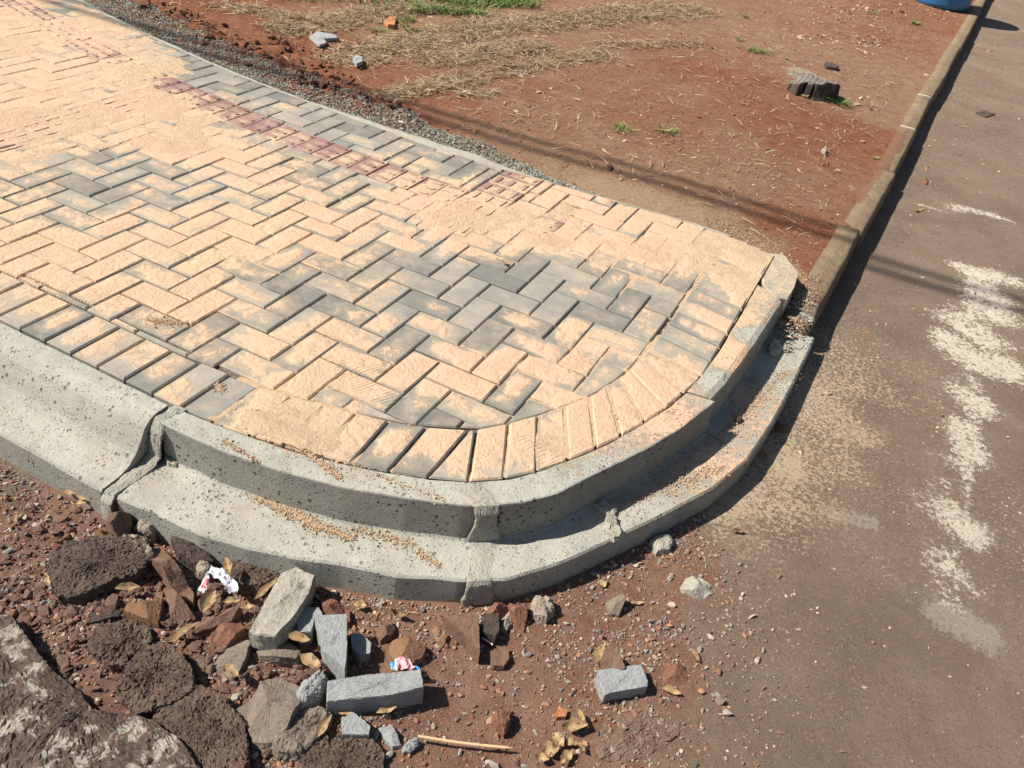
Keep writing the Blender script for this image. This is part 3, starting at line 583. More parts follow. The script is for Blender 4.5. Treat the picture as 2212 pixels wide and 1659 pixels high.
def road_mat(name):
    n = NT(name, .93, .2)
    a = n.mix(n.ss(.3, .7, n.noise(2.2, 5, .65, .4)), (0.235, 0.168, 0.118), (0.325, 0.238, 0.170)); a = n.vary(a, n.noise(40, 7, .8), .72, 1.28); a = n.vary(a, n.noise(110, 6, .85), .62, 1.38)
    v = n.vor(150, 1, 'Color'); sp = n.t.nodes.new('ShaderNodeSeparateColor'); n.put(sp.inputs[0], v); dd = n.vor(150)
    ag = n.mth('MULTIPLY', n.ss(.6, .7, sp.outputs[0]), n.mth('SUBTRACT', 1.0, n.ss(.2, .42, dd)))
    a = n.mix(n.mth('MULTIPLY', ag, .7), a, n.mix(sp.outputs[1], (0.11, 0.10, 0.095), (0.38, 0.30, 0.23)))
    a = n.mix(n.mth('MULTIPLY', n.ss(.48, .7, n.noise(2.3, 7, .75, 1)), .6), a, (0.245, 0.155, 0.10))
    dr = n.mix(n.ss(.3, .7, n.noise(13, 5, .7)), (0.26, 0.130, 0.085), (0.355, 0.21, 0.145)); dr = n.vary(dr, n.noise(130, 5, .8), .65, 1.35)
    dr = n.mix(n.mth('MULTIPLY', ag, .8), dr, n.mix(sp.outputs[1], (0.12, 0.115, 0.10), (0.34, 0.25, 0.18)))
    dm = n.ss(.35, .65, n.mth('ADD', n.attr('dirt'), n.mth('MULTIPLY', n.mth('SUBTRACT', n.noise(9, 6, .7), .5), .7)))
    g = n.mix(dm, a, dr)
    fine = n.noise(75, 6, .78, .3)
    cm = n.ss(.55, .75, n.mth('ADD', n.attr('cement'), n.mth('MULTIPLY', n.mth('SUBTRACT', fine, .5), 1.2))); g = n.mix(n.mth('MULTIPLY', cm, .8), g, n.vary((0.45, 0.395, 0.30), n.noise(200, 3), .85, 1.15))
    sm = n.ss(.54, .72, n.mth('ADD', n.attr('sandy'), n.mth('MULTIPLY', n.mth('SUBTRACT', n.noise(80, 7, .85), .5), 3.6))); g = n.mix(n.mth('MULTIPLY', sm, .9), g, n.vary((0.68, 0.51, 0.345), n.noise(300, 3), .8, 1.2))
    wn = n.noise(55, 8, .84, .6); wm = n.ss(.56, .62, n.mth('ADD', n.attr('lime'), n.mth('ADD', n.mth('MULTIPLY', n.mth('SUBTRACT', wn, .5), 3.0), n.mth('MULTIPLY', n.mth('SUBTRACT', n.noise(7, 3), .5), .8))))
    g = n.mix(wm, g, n.vary((0.84, 0.74, 0.58), n.noise(60, 4), .85, 1.12))
    n.bump(n.noise(60, 7, .8), .014, 1); n.bump(n.mth('MAXIMUM', ag, n.mth('MULTIPLY', sm, .5)), .005, 1); n.bump(n.noise(170, 5, .8), .006, 1)
    return n.done(g)
M_ROAD = road_mat('worn_road')
def road_z(X, Y):
    dig = sstep(1.25, .6, X)*sstep(-1.02, -1.25, Y); rough = sstep(-.95, -1.2, Y)*sstep(1.5, 1.0, X)
    heap = sstep(.35, -.1, X)*sstep(-1.3, -1.45, Y)
    return ZR-.018*dig+heap*(.022+.030*fbm(X, Y, .13, 4, 19))+.006*fbm(X, Y, .5, 3, 8)+.010*rough*fbm(X, Y, .11, 4, 13)+.0035*rough*fbm(X, Y, .022, 3, 15)+.001*fbm(X, Y, .05, 3, 41)
xs = axis((-60, -12, 8), (-12, -4, .8), (-4, -.9, .08), (-.9, 2.15, .0125), (2.15, 4, .05), (4, 12, .8), (12, 60, 8)); ys = axis((-60, -12, 8), (-12, -4, .8), (-4, -2.1, .1), (-2.1, -.4, .0125), (-.4, 2.6, .025), (2.6, 14, .08), (14, 24, 1), (24, 60, 6))
X, Y, F = grid(xs, ys)
Z = road_z(X, Y); keep = ~((Y > -1.0) & (X < .45)) & ~((Y > -.2) & (X < .95)) & ~((Y > 1.0) & (X < kx(Y)-.05))
F = F[keep[F].all(1)]
XF = np.clip(X, -4, 4)
tag(mesh_np('road', np.stack([X, Y, Z], 1), F, M_ROAD, {'sandy': field(RS, X, Y, ZR)*.95+.06*(X > .9)*(Y > -1.0), 'dirt': field(RD, X, Y, ZR), 'lime': blobs([(x1, y1, x2, y2, r*2.3, min(1.05, v*1.1)) for x1, y1, x2, y2, r, v in WH], X, Y, ZR)*.70, 'cement': blobs([(x1, y1, x2, y2, r*1.3, v) for x1, y1, x2, y2, r, v in CE], X, Y, ZR)*.8}, True), kind='structure')

# ------------------------------------------------------------------ scattered small stuff
ICO_V = []; 
def ico():
    t = (1+5**.5)/2; v = np.array([(-1, t, 0), (1, t, 0), (-1, -t, 0), (1, -t, 0), (0, -1, t), (0, 1, t), (0, -1, -t), (0, 1, -t), (t, 0, -1), (t, 0, 1), (-t, 0, -1), (-t, 0, 1)], float); v /= np.linalg.norm(v[0])
    f = np.array([(0, 11, 5), (0, 5, 1), (0, 1, 7), (0, 7, 10), (0, 10, 11), (1, 5, 9), (5, 11, 4), (11, 10, 2), (10, 7, 6), (7, 1, 8), (3, 9, 4), (3, 4, 2), (3, 2, 6), (3, 6, 8), (3, 8, 9), (4, 9, 5), (2, 4, 11), (6, 2, 10), (8, 6, 7), (9, 8, 1)]); return v, f
IV, IF = ico()
OV = np.array([(1, 0, 0), (-1, 0, 0), (0, 1, 0), (0, -1, 0), (0, 0, 1), (0, 0, -1)], float); OF = np.array([(0, 2, 4), (2, 1, 4), (1, 3, 4), (3, 0, 4), (2, 0, 5), (1, 2, 5), (3, 1, 5), (0, 3, 5)])
def rand_rot(n):
    q = rng.normal(size=(n, 4)); q /= np.linalg.norm(q, axis=1)[:, None]; a, b, c, d = q.T
    return np.stack([np.stack([1-2*(c*c+d*d), 2*(b*c-a*d), 2*(b*d+a*c)], -1), np.stack([2*(b*c+a*d), 1-2*(b*b+d*d), 2*(c*d-a*b)], -1), np.stack([2*(b*d-a*c), 2*(c*d+a*b), 1-2*(b*b+c*c)], -1)], 1)
def scatter(name, P, S, mat, base='oct', flat=.7, jit=.25, sink=.15, tones=None):
    n = len(P); V0, F0 = (OV, OF) if base == 'oct' else (IV, IF); k = len(V0)
    v = V0[None]*(1+jit*rng.normal(size=(n, k, 1)))*np.array([1, .8, .65])*(1+.3*rng.normal(size=(n, 1, 3)))
    v = np.einsum('nij,nkj->nki', rand_rot(n), v); v[:, :, 2] *= flat; v *= np.asarray(S).reshape(n, 1, 1)
    v += P[:, None, :]; v[:, :, 2] += (np.asarray(S)*flat*(.6-sink)).reshape(n, 1)
    F_ = (F0[None]+np.arange(n)[:, None, None]*k).reshape(-1, 3); t = np.repeat(tones if tones is not None else rng.random(n), k)
    return mesh_np(name, v.reshape(-1, 3), F_, mat, {'tone': t}, False)
def pal_mat(name, cols, rough=.9, bump=.001, bs=300):
    n = NT(name, rough, .2); r = n.t.nodes.new('ShaderNodeValToRGB'); r.color_ramp.interpolation = 'CONSTANT'; n.put(r.inputs[0], n.attr('tone'))
    while len(r.color_ramp.elements) < len(cols): r.color_ramp.elements.new(.5)
    for i, c in enumerate(cols): r.color_ramp.elements[i].position = i/len(cols); r.color_ramp.elements[i].color = (*c, 1)
    g = n.vary(r.outputs[0], n.noise(bs, 3, .7), .8, 1.2); n.bump(n.noise(bs, 3), bump, .8); return n.done(g)
M_GRAV = pal_mat('crushed_stone', [(.24, .245, .20), (.30, .295, .235), (.36, .35, .28), (.19, .19, .155), (.42, .39, .31), (.27, .26, .205)])
M_PEB = pal_mat('mixed_pebbles', [(.27, .14, .09), (.25, .225, .19), (.33, .21, .145), (.18, .16, .14), (.42, .33, .245), (.22, .105, .07), (.30, .27, .225), (.19, .11, .08), (.34, .19, .115), (.27, .24, .20)])
M_CHIP = pal_mat('soil_chips', [(.36, .22, .145), (.29, .14, .085), (.44, .31, .21), (.20, .11, .075), (.55, .41, .30), (.30, .16, .10)])
M_STRAW = pal_mat('dry_straw', [(.36, .26, .15), (.28, .18, .10), (.46, .35, .22), (.20, .12, .07), (.38, .27, .15), (.32, .25, .15), (.52, .42, .28), (.24, .155, .09)], .8, 0)
M_GRASS = pal_mat('green_blades', [(.10, .17, .035), (.13, .22, .05), (.08, .13, .03), (.19, .25, .07), (.11, .20, .045), (.26, .27, .11)], .6, 0)

# crushed stone strip behind the edging
n = 21000; u = rng.random(n); gx = -4.8+5.3*u; wdt = np.interp(gx, [-5, -3, -1.9, -1.3, -.8, -.5, -.2, .5], [.30, .27, .24, .20, .17, .12, .06, .02]); lo_ = np.interp(gx, [-6.5, -1.7, -1.2, -.7, -.45, -.2], [.03, .03, .075, .085, .05, .015])
t = rng.random(n)**1.05; gy = top_y(gx)+lo_*.9+t*1.3*wdt*(1+.3*fbm(gx, gx*0, .12, 3, 7)); keepn = rng.random(n) < np.interp(gx, [-1, -.4, 0, .5], [1, .9, .5, .25]); gx, gy = gx[keepn], gy[keepn]
tag(scatter('gravel', np.stack([gx, gy, ground_z(gx, gy)+.002+.006*rng.random(len(gx))], 1), rng.uniform(.0035, .0075, len(gx)), M_GRAV, 'oct', .8), 'strip of grey green crushed stone along the back of the pavers', 'gravel', kind='stuff')
# grit beside the end of the kerb
q = gl([(1700, 560), (1740, 600), (1760, 640), (1725, 700), (1705, 640), (1650, 510), (1560, 485), (1690, 600)], -.06); idx = rng.integers(0, len(q), 1500); gp = q[idx]+rng.normal(0, .045, (1500, 2))
gp = gp[(gp[:, 0] > .965) | (gp[:, 1] > top_y(gp[:, 0])+.02)]; gp = gp[gp[:, 0] < kx(gp[:, 1])-.02]
# pebbles of the dug strip
n = 84000; px = rng.uniform(-.95, 1.35, n); py = rng.uniform(-1.85, -.2, n)
lipy = np.interp(px, [-1]+[p[0] for p in LIP], [-1.285]+[p[1] for p in LIP]); d = lipy-py
okp = (d > .012) & ((px < 1.0) | (py < -.45)); dens = .35+.9*sstep(-.1, .35, fbm(px, py, .17, 3, 77))+.5*sstep(.25, .02, d); dens *= sstep(1.42, .95, px+.25*(py+.9))
keepn = okp & (rng.random(n) < dens*.8); px, py = px[keepn], py[keepn]; S_ = np.exp(rng.normal(-5.85, .5, len(px))).clip(.0013, .011)
tag(scatter('pebbles', np.stack([px, py, road_z(px, py)], 1), S_, M_PEB, 'ico', .75), 'grey and reddish pebbles over the dug soil in front of the gutter', 'pebbles', kind='stuff')
# chips over the soil and the road
n = 26000; cx_ = rng.uniform(-1.6, 1.5, n); cy_ = 1.1+rng.random(n)**1.4*9; dens = .25+.75*sstep(0, .4, fbm(cx_, cy_, .5, 3, 81)); red_hi = blobs([(1740, 100, 1900, 95, 30, 1), (1700, 90, 1880, 85, 30, 1), (1800, 25, 1950, 30, 25, 1)], cx_, cy_, -.08)
keepn = (rng.random(n) < np.maximum(dens*.6, red_hi)) & (cx_ < kx(cy_)-.13) & (cy_ > top_y(cx_)+.05); cx_, cy_ = cx_[keepn], cy_[keepn]
S_ = np.exp(rng.normal(-5.65, .5, len(cx_))).clip(.0015, .014)*(1+.6*red_hi[keepn])*(1+cy_*.10)
tag(scatter('soil_chips', np.stack([np.r_[cx_, gp[:, 0]], np.r_[cy_, gp[:, 1]], np.r_[ground_z(cx_, cy_), np.where(gp[:, 0] > .96, -.075, ground_z(gp[:, 0], gp[:, 1]))]], 1), np.r_[S_, rng.uniform(.002, .006, len(gp))], M_CHIP, 'oct', .6), 'small stone chips scattered over the red soil', 'chips', kind='stuff')
n = 9000; cx_ = rng.uniform(1.0, 2.6, n); cy_ = -1.4+rng.random(n)**1.3*10; keepn = (cx_ > np.where(cy_ < .7, 1.12, kx(cy_)+.01)) & (rng.random(n) < .35+.6*np.exp(-((cx_-1.3)/.25)**2)); cx_, cy_ = cx_[keepn], cy_[keepn]
tag(scatter('road_grit', np.stack([cx_, cy_, road_z(cx_, cy_)], 1), np.exp(rng.normal(-5.75, .45, len(cx_))).clip(.0015, .008)*(1+.06*np.maximum(cy_, 0)), M_CHIP, 'oct', .6), 'fine grit and stone chips on the worn road', 'grit', kind='stuff')
q = gl([(1712, 640), (1718, 670), (1735, 690), (1728, 650), (1745, 700), (1690, 740), (1700, 715)], -.10); idx = rng.integers(0, len(q), 900); qq = q[idx]+rng.normal(0, .016, (900, 2))
qq = qq[(qq[:, 0] > .95) & (qq[:, 0] < 1.07)]; tag(scatter('grit_pile', np.stack([qq[:, 0], qq[:, 1], -.118+.026*sstep(.62, .74, qq[:, 1])+.010*rng.random(len(qq))], 1), rng.uniform(.003, .008, len(qq)), M_GRAV, 'oct', .8), 'small pile of grey grit where the new gutter ends at the old kerb', 'grit', kind='stuff')
# sand crumbs
def crumbs(L, n, z):
    out = []
    for x1, y1, x2, y2, r, wt in L:
        k = int(n*wt); a = G(x1, y1, z); b = G(x2, y2, z); rr = wr((x1+x2)/2, (y1+y2)/2, r, z); t = rng.random((k, 1)); p = a+(b-a)*t; p[:, :2] += rng.normal(0, rr*.5, (k, 2))*rng.choice([.5, 1, 1.8], (k, 1), p=[.4, .4, .2]); out.append(p)
    return np.concatenate(out)
C1 = crumbs([(545, 905, 600, 945, 20, 1), (600, 935, 655, 965, 14, .8), (470, 830, 480, 845, 12, .25), (655, 972, 735, 1030, 12, .7), (480, 950, 560, 1000, 6, .2), (740, 1000, 960, 1080, 16, .25), (320, 690, 400, 700, 20, .3), (1300, 900, 1480, 890, 30, .2)], 1600, .0005)
C2 = crumbs([(530, 1058, 610, 1100, 10, .8), (610, 1095, 690, 1140, 14, 1.2), (690, 1135, 760, 1165, 10, .5), (900, 1190, 950, 1225, 10, .2), (760, 1140, 900, 1180, 20, .35), (1540, 960, 1700, 800, 26, 1.1), (1300, 1100, 1560, 1010, 24, .9)], 1600, -.1205)
PC = np.concatenate([C1, C2]); tag(scatter('sand_crumbs', PC, np.exp(rng.normal(-6.5, .45, len(PC))).clip(.0007, .0042), M_SAND, 'ico', .8, .2), 'crumbs of orange sand spilt along the pavers, kerb top and gutter', 'sand', kind='stuff')

# straw and grass
def blades(name, P, L, W, ang, lift, mat, curl=.3, seg=2):
    n = len(P); d = np.stack([np.cos(ang), np.sin(ang), lift], 1); d /= np.linalg.norm(d, axis=1)[:, None]; s = np.stack([-np.sin(ang), np.cos(ang), rng.normal(0, .4, n)], 1); s /= np.linalg.norm(s, axis=1)[:, None]
    V = []
    for k in range(seg+1):
        t = k/seg; w_ = W*(1-.85*t**2)*.5; c = P+d*(L*t)[:, None]; c[:, 2] -= curl*L*t*t*np.maximum(lift, 0)*.6; c[:, :2] += (s[:, :2]*(curl*L*t*t)[:, None]*rng.normal(0, .5, (n, 1)))
        V += [c-s*w_[:, None], c+s*w_[:, None]]
    V = np.stack(V, 1); F_ = np.concatenate([np.stack([np.arange(n)*(2*seg+2)+2*k+o for o in (0, 1, 3, 2)], 1) for k in range(seg)]); return mesh_np(name, V.reshape(-1, 3), F_, mat, {'tone': np.repeat(rng.random(n), 2*seg+2)}, False)
def straw_density(X, Y):
    return blobs([(620, 60, 900, 20, 60, 1), (760, 120, 1100, 60, 70, 1), (850, 200, 1010, 170, 45, 1), (950, 130, 1150, 110, 60, 1), (1150, 60, 1500, 20, 60, .9), (1050, 160, 1300, 120, 40, .6), (1000, 205, 1060, 200, 18, .8), (480, 10, 640, 40, 40, .7), (1300, 100, 1500, 90, 30, .35)], X, Y, -.02)
n = 640000; P = gl(np.stack([rng.uniform(420, 1560, 400), rng.uniform(-60, 250, 400)], 1), -.02); sx = rng.uniform(-3.6, 1.0, n); sy = rng.uniform(1.4, 9.5, n); dn = straw_density(sx, sy)
bare = sstep(-.35, .25, fbm(sx, sy, .25, 3, 61)); keepn = rng.random(n) < np.clip(dn, 0, 1)**1.4*(.55+.45*bare)*1.1+.012; sx, sy = sx[keepn], sy[keepn]
keep2 = sy > top_y(sx)+.30; sx, sy = sx[keep2], sy[keep2]
P = np.stack([sx, sy, ground_z(sx, sy)+rng.uniform(.001, .016, len(sx))], 1); k = len(sx); print('straw', k)
tag(blades('straw', P, rng.uniform(.03, .095, k), rng.uniform(.002, .006, k), rng.uniform(0, 6.28, k), rng.normal(.06, .22, k), M_STRAW), 'mat of dry straw and cut grass on the verge', 'straw', kind='stuff')
n = 5000; sx = rng.uniform(-1.4, 1.4, n); sy = 1.2+rng.random(n)**1.2*9; keepn = (sx < kx(sy)-.12) & (sy > top_y(sx)+.1) & (rng.random(n) < .5); sx, sy = sx[keepn], sy[keepn]; k = len(sx)
tag(blades('straw_bits', np.stack([sx, sy, ground_z(sx, sy)+.004], 1), rng.uniform(.008, .035, k), rng.uniform(.001, .0022, k), rng.uniform(0, 6.28, k), rng.normal(0, .05, k), M_STRAW), 'thin bits of straw lying on the bare soil', 'straw', kind='stuff')
n = 200000; sx = rng.uniform(-3.6, 1.0, n); sy = rng.uniform(2.2, 9.5, n)
dg = blobs([(900, -20, 1100, -10, 70, 1), (880, -15, 1020, 8, 52, 1), (1010, -5, 1130, 2, 32, 1), (900, 24, 1030, 34, 26, 1), (1000, 10, 1140, 14, 24, .9), (800, 10, 900, 8, 24, .3), (600, -10, 760, 0, 34, .22), (870, 50, 900, 80, 14, .3)], sx, sy, .0)*.7; keepn = rng.random(n) < dg; sx, sy = sx[keepn], sy[keepn]; k = len(sx)
tag(blades('grass', np.stack([sx, sy, ground_z(sx, sy)], 1), rng.uniform(.06, .15, k), rng.uniform(.004, .009, k), rng.uniform(0, 6.28, k), rng.uniform(.5, 1.8, k), M_GRASS, .5, 3), 'patch of fresh green grass growing through the straw', 'grass', kind='stuff')
TUFT = [(1633, 112, 28, .10, 150, 'bright green grass tuft behind the tree stump, the largest tuft'), (1345, 288, 26, .08, 90, 'sparse green grass tuft left of its twin on the bare soil'), (1438, 290, 26, .08, 90, 'sparse green grass tuft right of its twin on the bare soil'),
        (1815, 215, 24, .12, 130, 'pale green grass tuft at the right foot of the tree stump'), (1980, 44, 18, .10, 90, 'green grass tuft on the gravelly soil near the blue drum'), (1608, 40, 8, .14, 26, 'thin upright green sprig far back on the bare soil'),
        (1597, 88, 10, .07, 30, 'small green sprig just left of the largest grass tuft'), (1925, 298, 7, .06, 24, 'tiny green sprig beside the old brown kerb'), (1900, 325, 6, .05, 18, 'tiniest green sprig on the soil by the old kerb'),
        (815, 78, 20, .09, 70, 'yellow green grass tuft among the red clods near the gravel'), (1700, 128, 9, .05, 24, 'small grass tuft right of the largest tuft'), (1885, 28, 10, .08, 34, 'little grass tuft left of the blue drum'), (880, 60, 16, .10, 60, 'light green grass tuft in front of the grass patch')]
for a, b, r, h, k, lab in TUFT:
    c = G(a, b, -.05); c[2] = float(ground_z(c[0], c[1]))-.002; rr = wr(a, b, r, -.05); o = rng.normal(0, .42 if r > 9 and (a, b) != (1980, 44) else .2, (k, 2))*rr; P = np.concatenate([o, np.zeros((k, 1))], 1)
    t_ = blades('grass_tuft', P, rng.uniform(.4, 1, k)*h, rng.uniform(.003, .006, k), np.arctan2(o[:, 1], o[:, 0])+rng.normal(0, .8, k), rng.uniform(.4, 2.2, k), M_GRASS, .5, 3); t_.location = c
    tag(t_, lab, 'grass tuft', 'grass tufts on the bare soil')

# ------------------------------------------------------------------ stones, chunks and broken concrete
def stone_mat(name, c1, c2, c3=None, scale=14, bump=.003, rough=.85, spk=None, vein=None):
    n = NT(name, rough, .25); g = n.mix(n.ss(.35, .65, n.noise(scale, 6, .65, .6)), c1, c2)
    if c3: g = n.mix(n.mth('MULTIPLY', n.ss(.55, .68, n.noise(scale*.7, 5, .7, 1.2)), .8), g, c3)
    g = n.vary(g, n.noise(60, 7, .8), .68, 1.32); g = n.vary(g, n.noise(200, 5, .75), .75, 1.25)
    if spk: g = n.mix(n.ss(spk[1], spk[1]+.06, n.noise(spk[2], 6, .75, .3)), g, spk[0])
    n.bump(n.noise(70, 7, .78), bump*1.8, 1.0); n.bump(n.vor(75), bump*.8, .7); n.bump(n.noise(200, 5, .8), .004, 1.0); return n.done(g)
MS = {'brown': stone_mat('brown_rock', (.21, .125, .085), (.27, .165, .11), (.33, .185, .10)), 'red': stone_mat('red_rock', (.25, .115, .075), (.31, .15, .10)), 'orange': stone_mat('orange_rock', (.33, .17, .085), (.25, .15, .10), (.40, .22, .10)),
      'grey': stone_mat('weathered_rock', (.25, .20, .15), (.31, .245, .185), (.35, .21, .11)), 'dark': stone_mat('dark_rock', (.085, .065, .055), (.13, .095, .075), None, 14, .004), 'pale': stone_mat('pale_rock', (.46, .38, .29), (.55, .44, .35), (.42, .27, .18), 22, .006),
      'asph': stone_mat('asphalt_chunk', (.14, .098, .072), (.215, .150, .108), (.26, .135, .08), 20, .006), 'white_asph': stone_mat('painted_asphalt', (.13, .095, .072), (.20, .145, .108), (.23, .13, .085), 20, .006, spk=((.54, .48, .39), .52, 17)),
      'lime_asph': stone_mat('lime_asphalt', (.12, .09, .07), (.18, .13, .10), (.20, .12, .08), 20, .006, spk=((.55, .45, .33), .60, 8)),
      'slab': stone_mat('broken_concrete', (.54, .50, .40), (.60, .555, .45), (.33, .26, .17), 30, .006), 'paver': stone_mat('paver_concrete', (.33, .34, .33), (.39, .395, .38), None, 10, .0015), 'clod': stone_mat('brown_clod', (.20, .12, .085), (.27, .17, .12), (.24, .11, .07), 30, .005), 'redclod': stone_mat('red_clod', (.19, .075, .042), (.26, .115, .068), None, 20, .006), 'dirt': stone_mat('dusty_rock', (.23, .145, .10), (.29, .195, .14), (.28, .15, .09), 10, .004), 'brick': stone_mat('brick', (.50, .19, .09), (.58, .26, .12), None, 30, .002)}
def stone(name, outline, mat, h, label, cat, group=None, z=None, kind='rock', top=0.0, ns=.006, seedn=None, tilt=(0, 0), base=None, zm=None):
    """a chipped solid grown from an outline (photo px at its middle height) with its own height; kind: rock (faceted), slab (flat top), lump (rough)"""
    r_ = np.random.default_rng(abs(hash(label)) % 1 + int(outline[0][0]*7+outline[0][1]*3)); zb = ZR-.012 if base is None else base
    O = gl(outline, zb+h*(.85 if zm is None else zm)); c = O.mean(0); O = O-c
    if sum(O[i][0]*O[(i+1) % len(O)][1]-O[(i+1) % len(O)][0]*O[i][1] for i in range(len(O))) < 0: O = O[::-1]
    per = np.hypot(*(np.roll(O, -1, 0)-O).T).sum(); stepl = min(max(per/110, .0045), .012); ring = []
    for i in range(len(O)):
        a, b = O[i], O[(i+1) % len(O)]; m = max(1, int(round(np.hypot(*(b-a))/stepl)))
        for t in range(m): ring.append(a+(b-a)*t/m)
    ring = np.array(ring); m = len(ring); size = math.sqrt(max(per, .01))*.3
    jag = {'rock': .035, 'slab': .012 if 'asph' not in mat else .05, 'lump': .07}[kind]; ring *= 1+jag*fbm(ring[:, 0]*1+seed_off(outline), ring[:, 1], .02, 3, 5)[:, None]
    R0 = np.hypot(*ring.T).mean(); planes = []
    if kind == 'rock':
        for k in range(4):
            a = r_.uniform(0, 6.28); s_ = r_.uniform(.25, .9); planes.append((math.cos(a)*s_, math.sin(a)*s_, h*r_.uniform(.75, 1.05)))
    def H(x, y, r):
        if kind == 'rock': z_ = np.minimum.reduce([p[2]+(x*p[0]+y*p[1])*h/R0*.9 for p in planes]+[np.full(np.shape(x), h)]); z_ = np.maximum(z_, h*.3)
        elif kind == 'slab': z_ = np.full(np.shape(x), float(h))
        else: z_ = h*(1-.30*r**4)
        rq = 1.0 if kind == 'slab' else 1.6; s2 = max(.016, R0/12)
        return z_+tilt[0]*x+tilt[1]*y+rq*ns*fbm(x+c[0], y+c[1], .05, 2, 91, .5)+rq*ns*(.75 if kind == 'lump' else .3)*fbm(x+c[0]+3, y+c[1], s2, 2, 17, .5)
    V = []; nrg = int(np.clip(R0/.0042, 6, 44)); rr = [0.0]+list(np.linspace(0, 1, nrg+1)[1:-1])+[.975]
    V.append([0, 0, float(H(np.array(0.), np.array(0.), 0.))])
    for f in rr[1:]:
        x, y = ring[:, 0]*f, ring[:, 1]*f; V += list(np.stack([x, y, H(x, y, f)], 1))
    x, y = ring.T; he = H(x, y, 1.0); ch = min(.004, h*.12)*(1 if kind == 'slab' else 2)
    side = fbm(np.arctan2(y, x)*3, x*0, .7, 2, 3)
    V += list(np.stack([x, y, he-ch], 1)); zz = [.72, .45, .2, 0]; 
    for k, f in enumerate(zz):
        bul = 1+(.012 if kind == 'slab' else .05)*fbm(x*1.3+f*.07, y*1.3+f*.05, .015, 3, 21+k) + (0.06*(1-f) if kind != 'slab' else 0)
        V += list(np.stack([x*bul, y*bul, (he-ch)*f-.004*(f == 0)], 1))
    V = np.array(V); nr = (len(V)-1)//m; F_ = [[0, 1+i, 1+(i+1) % m] for i in range(m)]
    for k in range(nr-1):
        a = 1+k*m; F_ += [[a+i, a+m+i, a+m+(i+1) % m, a+(i+1) % m] for i in range(m)]
    F_.append([1+(nr-1)*m+i for i in range(m)][::-1])
    jt = .0016 if 'asph' in mat else (.0009 if kind == 'lump' else .0004)
    V = V+r_.normal(0, jt, V.shape)
    o = mesh_np(name, V, F_, MS[mat], None, False); o.location = (c[0], c[1], zb if z is None else z)
    return tag(o, label, cat, group)
def seed_off(o): return (o[0][0]*13 % 97)*.1
gA = 'broken asphalt chunks in the dug strip'; gB = 'brown and red stones in front of the gutter'; gC = 'broken pieces of grey paver'
stone('asphalt_chunk', [(100, 1235), (108, 1200), (150, 1172), (250, 1158), (320, 1165), (332, 1200), (305, 1235), (255, 1255), (170, 1292), (125, 1290)], 'lime_asph', 0.055, 'large dark asphalt chunk with a pale lime streak on its upper left edge', 'asphalt chunk', gA, kind='slab', ns=0.007)
stone('asphalt_chunk', [(-60, 1330), (20, 1330), (60, 1400), (110, 1450), (165, 1490), (205, 1540), (240, 1545), (330, 1560), (400, 1610), (470, 1720), (300, 1800), (-60, 1800)], 'white_asph', 0.05, 'biggest asphalt slab, splashed with white paint, in the lower left corner', 'asphalt chunk', gA, kind='slab', ns=0.009)
stone('asphalt_chunk', [(250, 1490), (275, 1435), (300, 1405), (345, 1388), (378, 1400), (420, 1450), (415, 1500), (350, 1530), (290, 1550)], 'asph', 0.04, 'dark asphalt chunk with a pale dusty patch, right of the white splashed slab', 'asphalt chunk', gA, kind='slab', ns=0.009)
stone('asphalt_chunk', [(330, 1550), (370, 1500), (430, 1480), (480, 1500), (530, 1560), (540, 1640), (500, 1720), (440, 1700), (400, 1620)], 'asph', 0.035, 'dark asphalt chunk at the bottom edge below the dusty chunk', 'asphalt chunk', gA, kind='slab', ns=0.008)
stone('asphalt_chunk', [(190, 1400), (205, 1350), (290, 1340), (325, 1355), (330, 1390), (280, 1420), (270, 1440), (230, 1440)], 'asph', 0.038, 'small reddish black asphalt chunk below the triangular stones', 'asphalt chunk', gA, kind='slab', ns=0.01)
stone('asphalt_chunk', [(490, 1205), (590, 1215), (605, 1245), (560, 1270), (505, 1265), (480, 1235)], 'asph', 0.035, 'flat dark asphalt chunk tucked under the gutter lip', 'asphalt chunk', gA, kind='slab', ns=0.006)
stone('asphalt_chunk', [(365, 1150), (400, 1150), (450, 1185), (460, 1205), (420, 1215), (385, 1195)], 'dark', .045, 'small black asphalt chunk wedged behind the tall leaning stone', 'asphalt chunk', gA, kind='lump', ns=.006)
stone('asphalt_chunk', [(650, 1610), (700, 1590), (800, 1590), (830, 1630), (820, 1720), (660, 1720)], 'asph', 0.02, 'low brown asphalt chunk at the bottom edge left of the bamboo stick', 'asphalt chunk', gA, kind='slab', ns=0.006)
stone('asphalt_chunk', [(600, 1570), (640, 1530), (690, 1520), (720, 1540), (690, 1590), (650, 1625), (600, 1620), (585, 1600)], 'grey', 0.035, 'crumbly brown chunk below the large smooth brown rock', 'asphalt chunk', gA, kind='lump', ns=0.006)
stone('rock', [(495, 1510), (540, 1490), (570, 1455), (600, 1445), (650, 1465), (662, 1490), (640, 1525), (620, 1560), (580, 1585), (540, 1580), (525, 1545)], 'grey', .075, 'large smooth brown rock left of the broken grey pavers', 'rock', gB, ns=.004)
stone('rock', [(315, 1155), (345, 1155), (375, 1200), (415, 1255), (412, 1280), (375, 1270), (345, 1215), (325, 1200)], 'brown', .085, 'tall leaning brown stone beside the lime streaked asphalt chunk', 'rock', gB, ns=.005)
stone('rock', [(262, 1312), (295, 1280), (345, 1252), (350, 1290), (338, 1335), (300, 1325)], 'orange', .075, 'triangular orange brown stone, left one of the pointed pair', 'rock', gB, ns=.003)
stone('rock', [(352, 1262), (372, 1270), (420, 1318), (405, 1335), (365, 1320)], 'brown', .065, 'triangular dark brown stone, right one of the pointed pair', 'rock', gB, ns=.003)
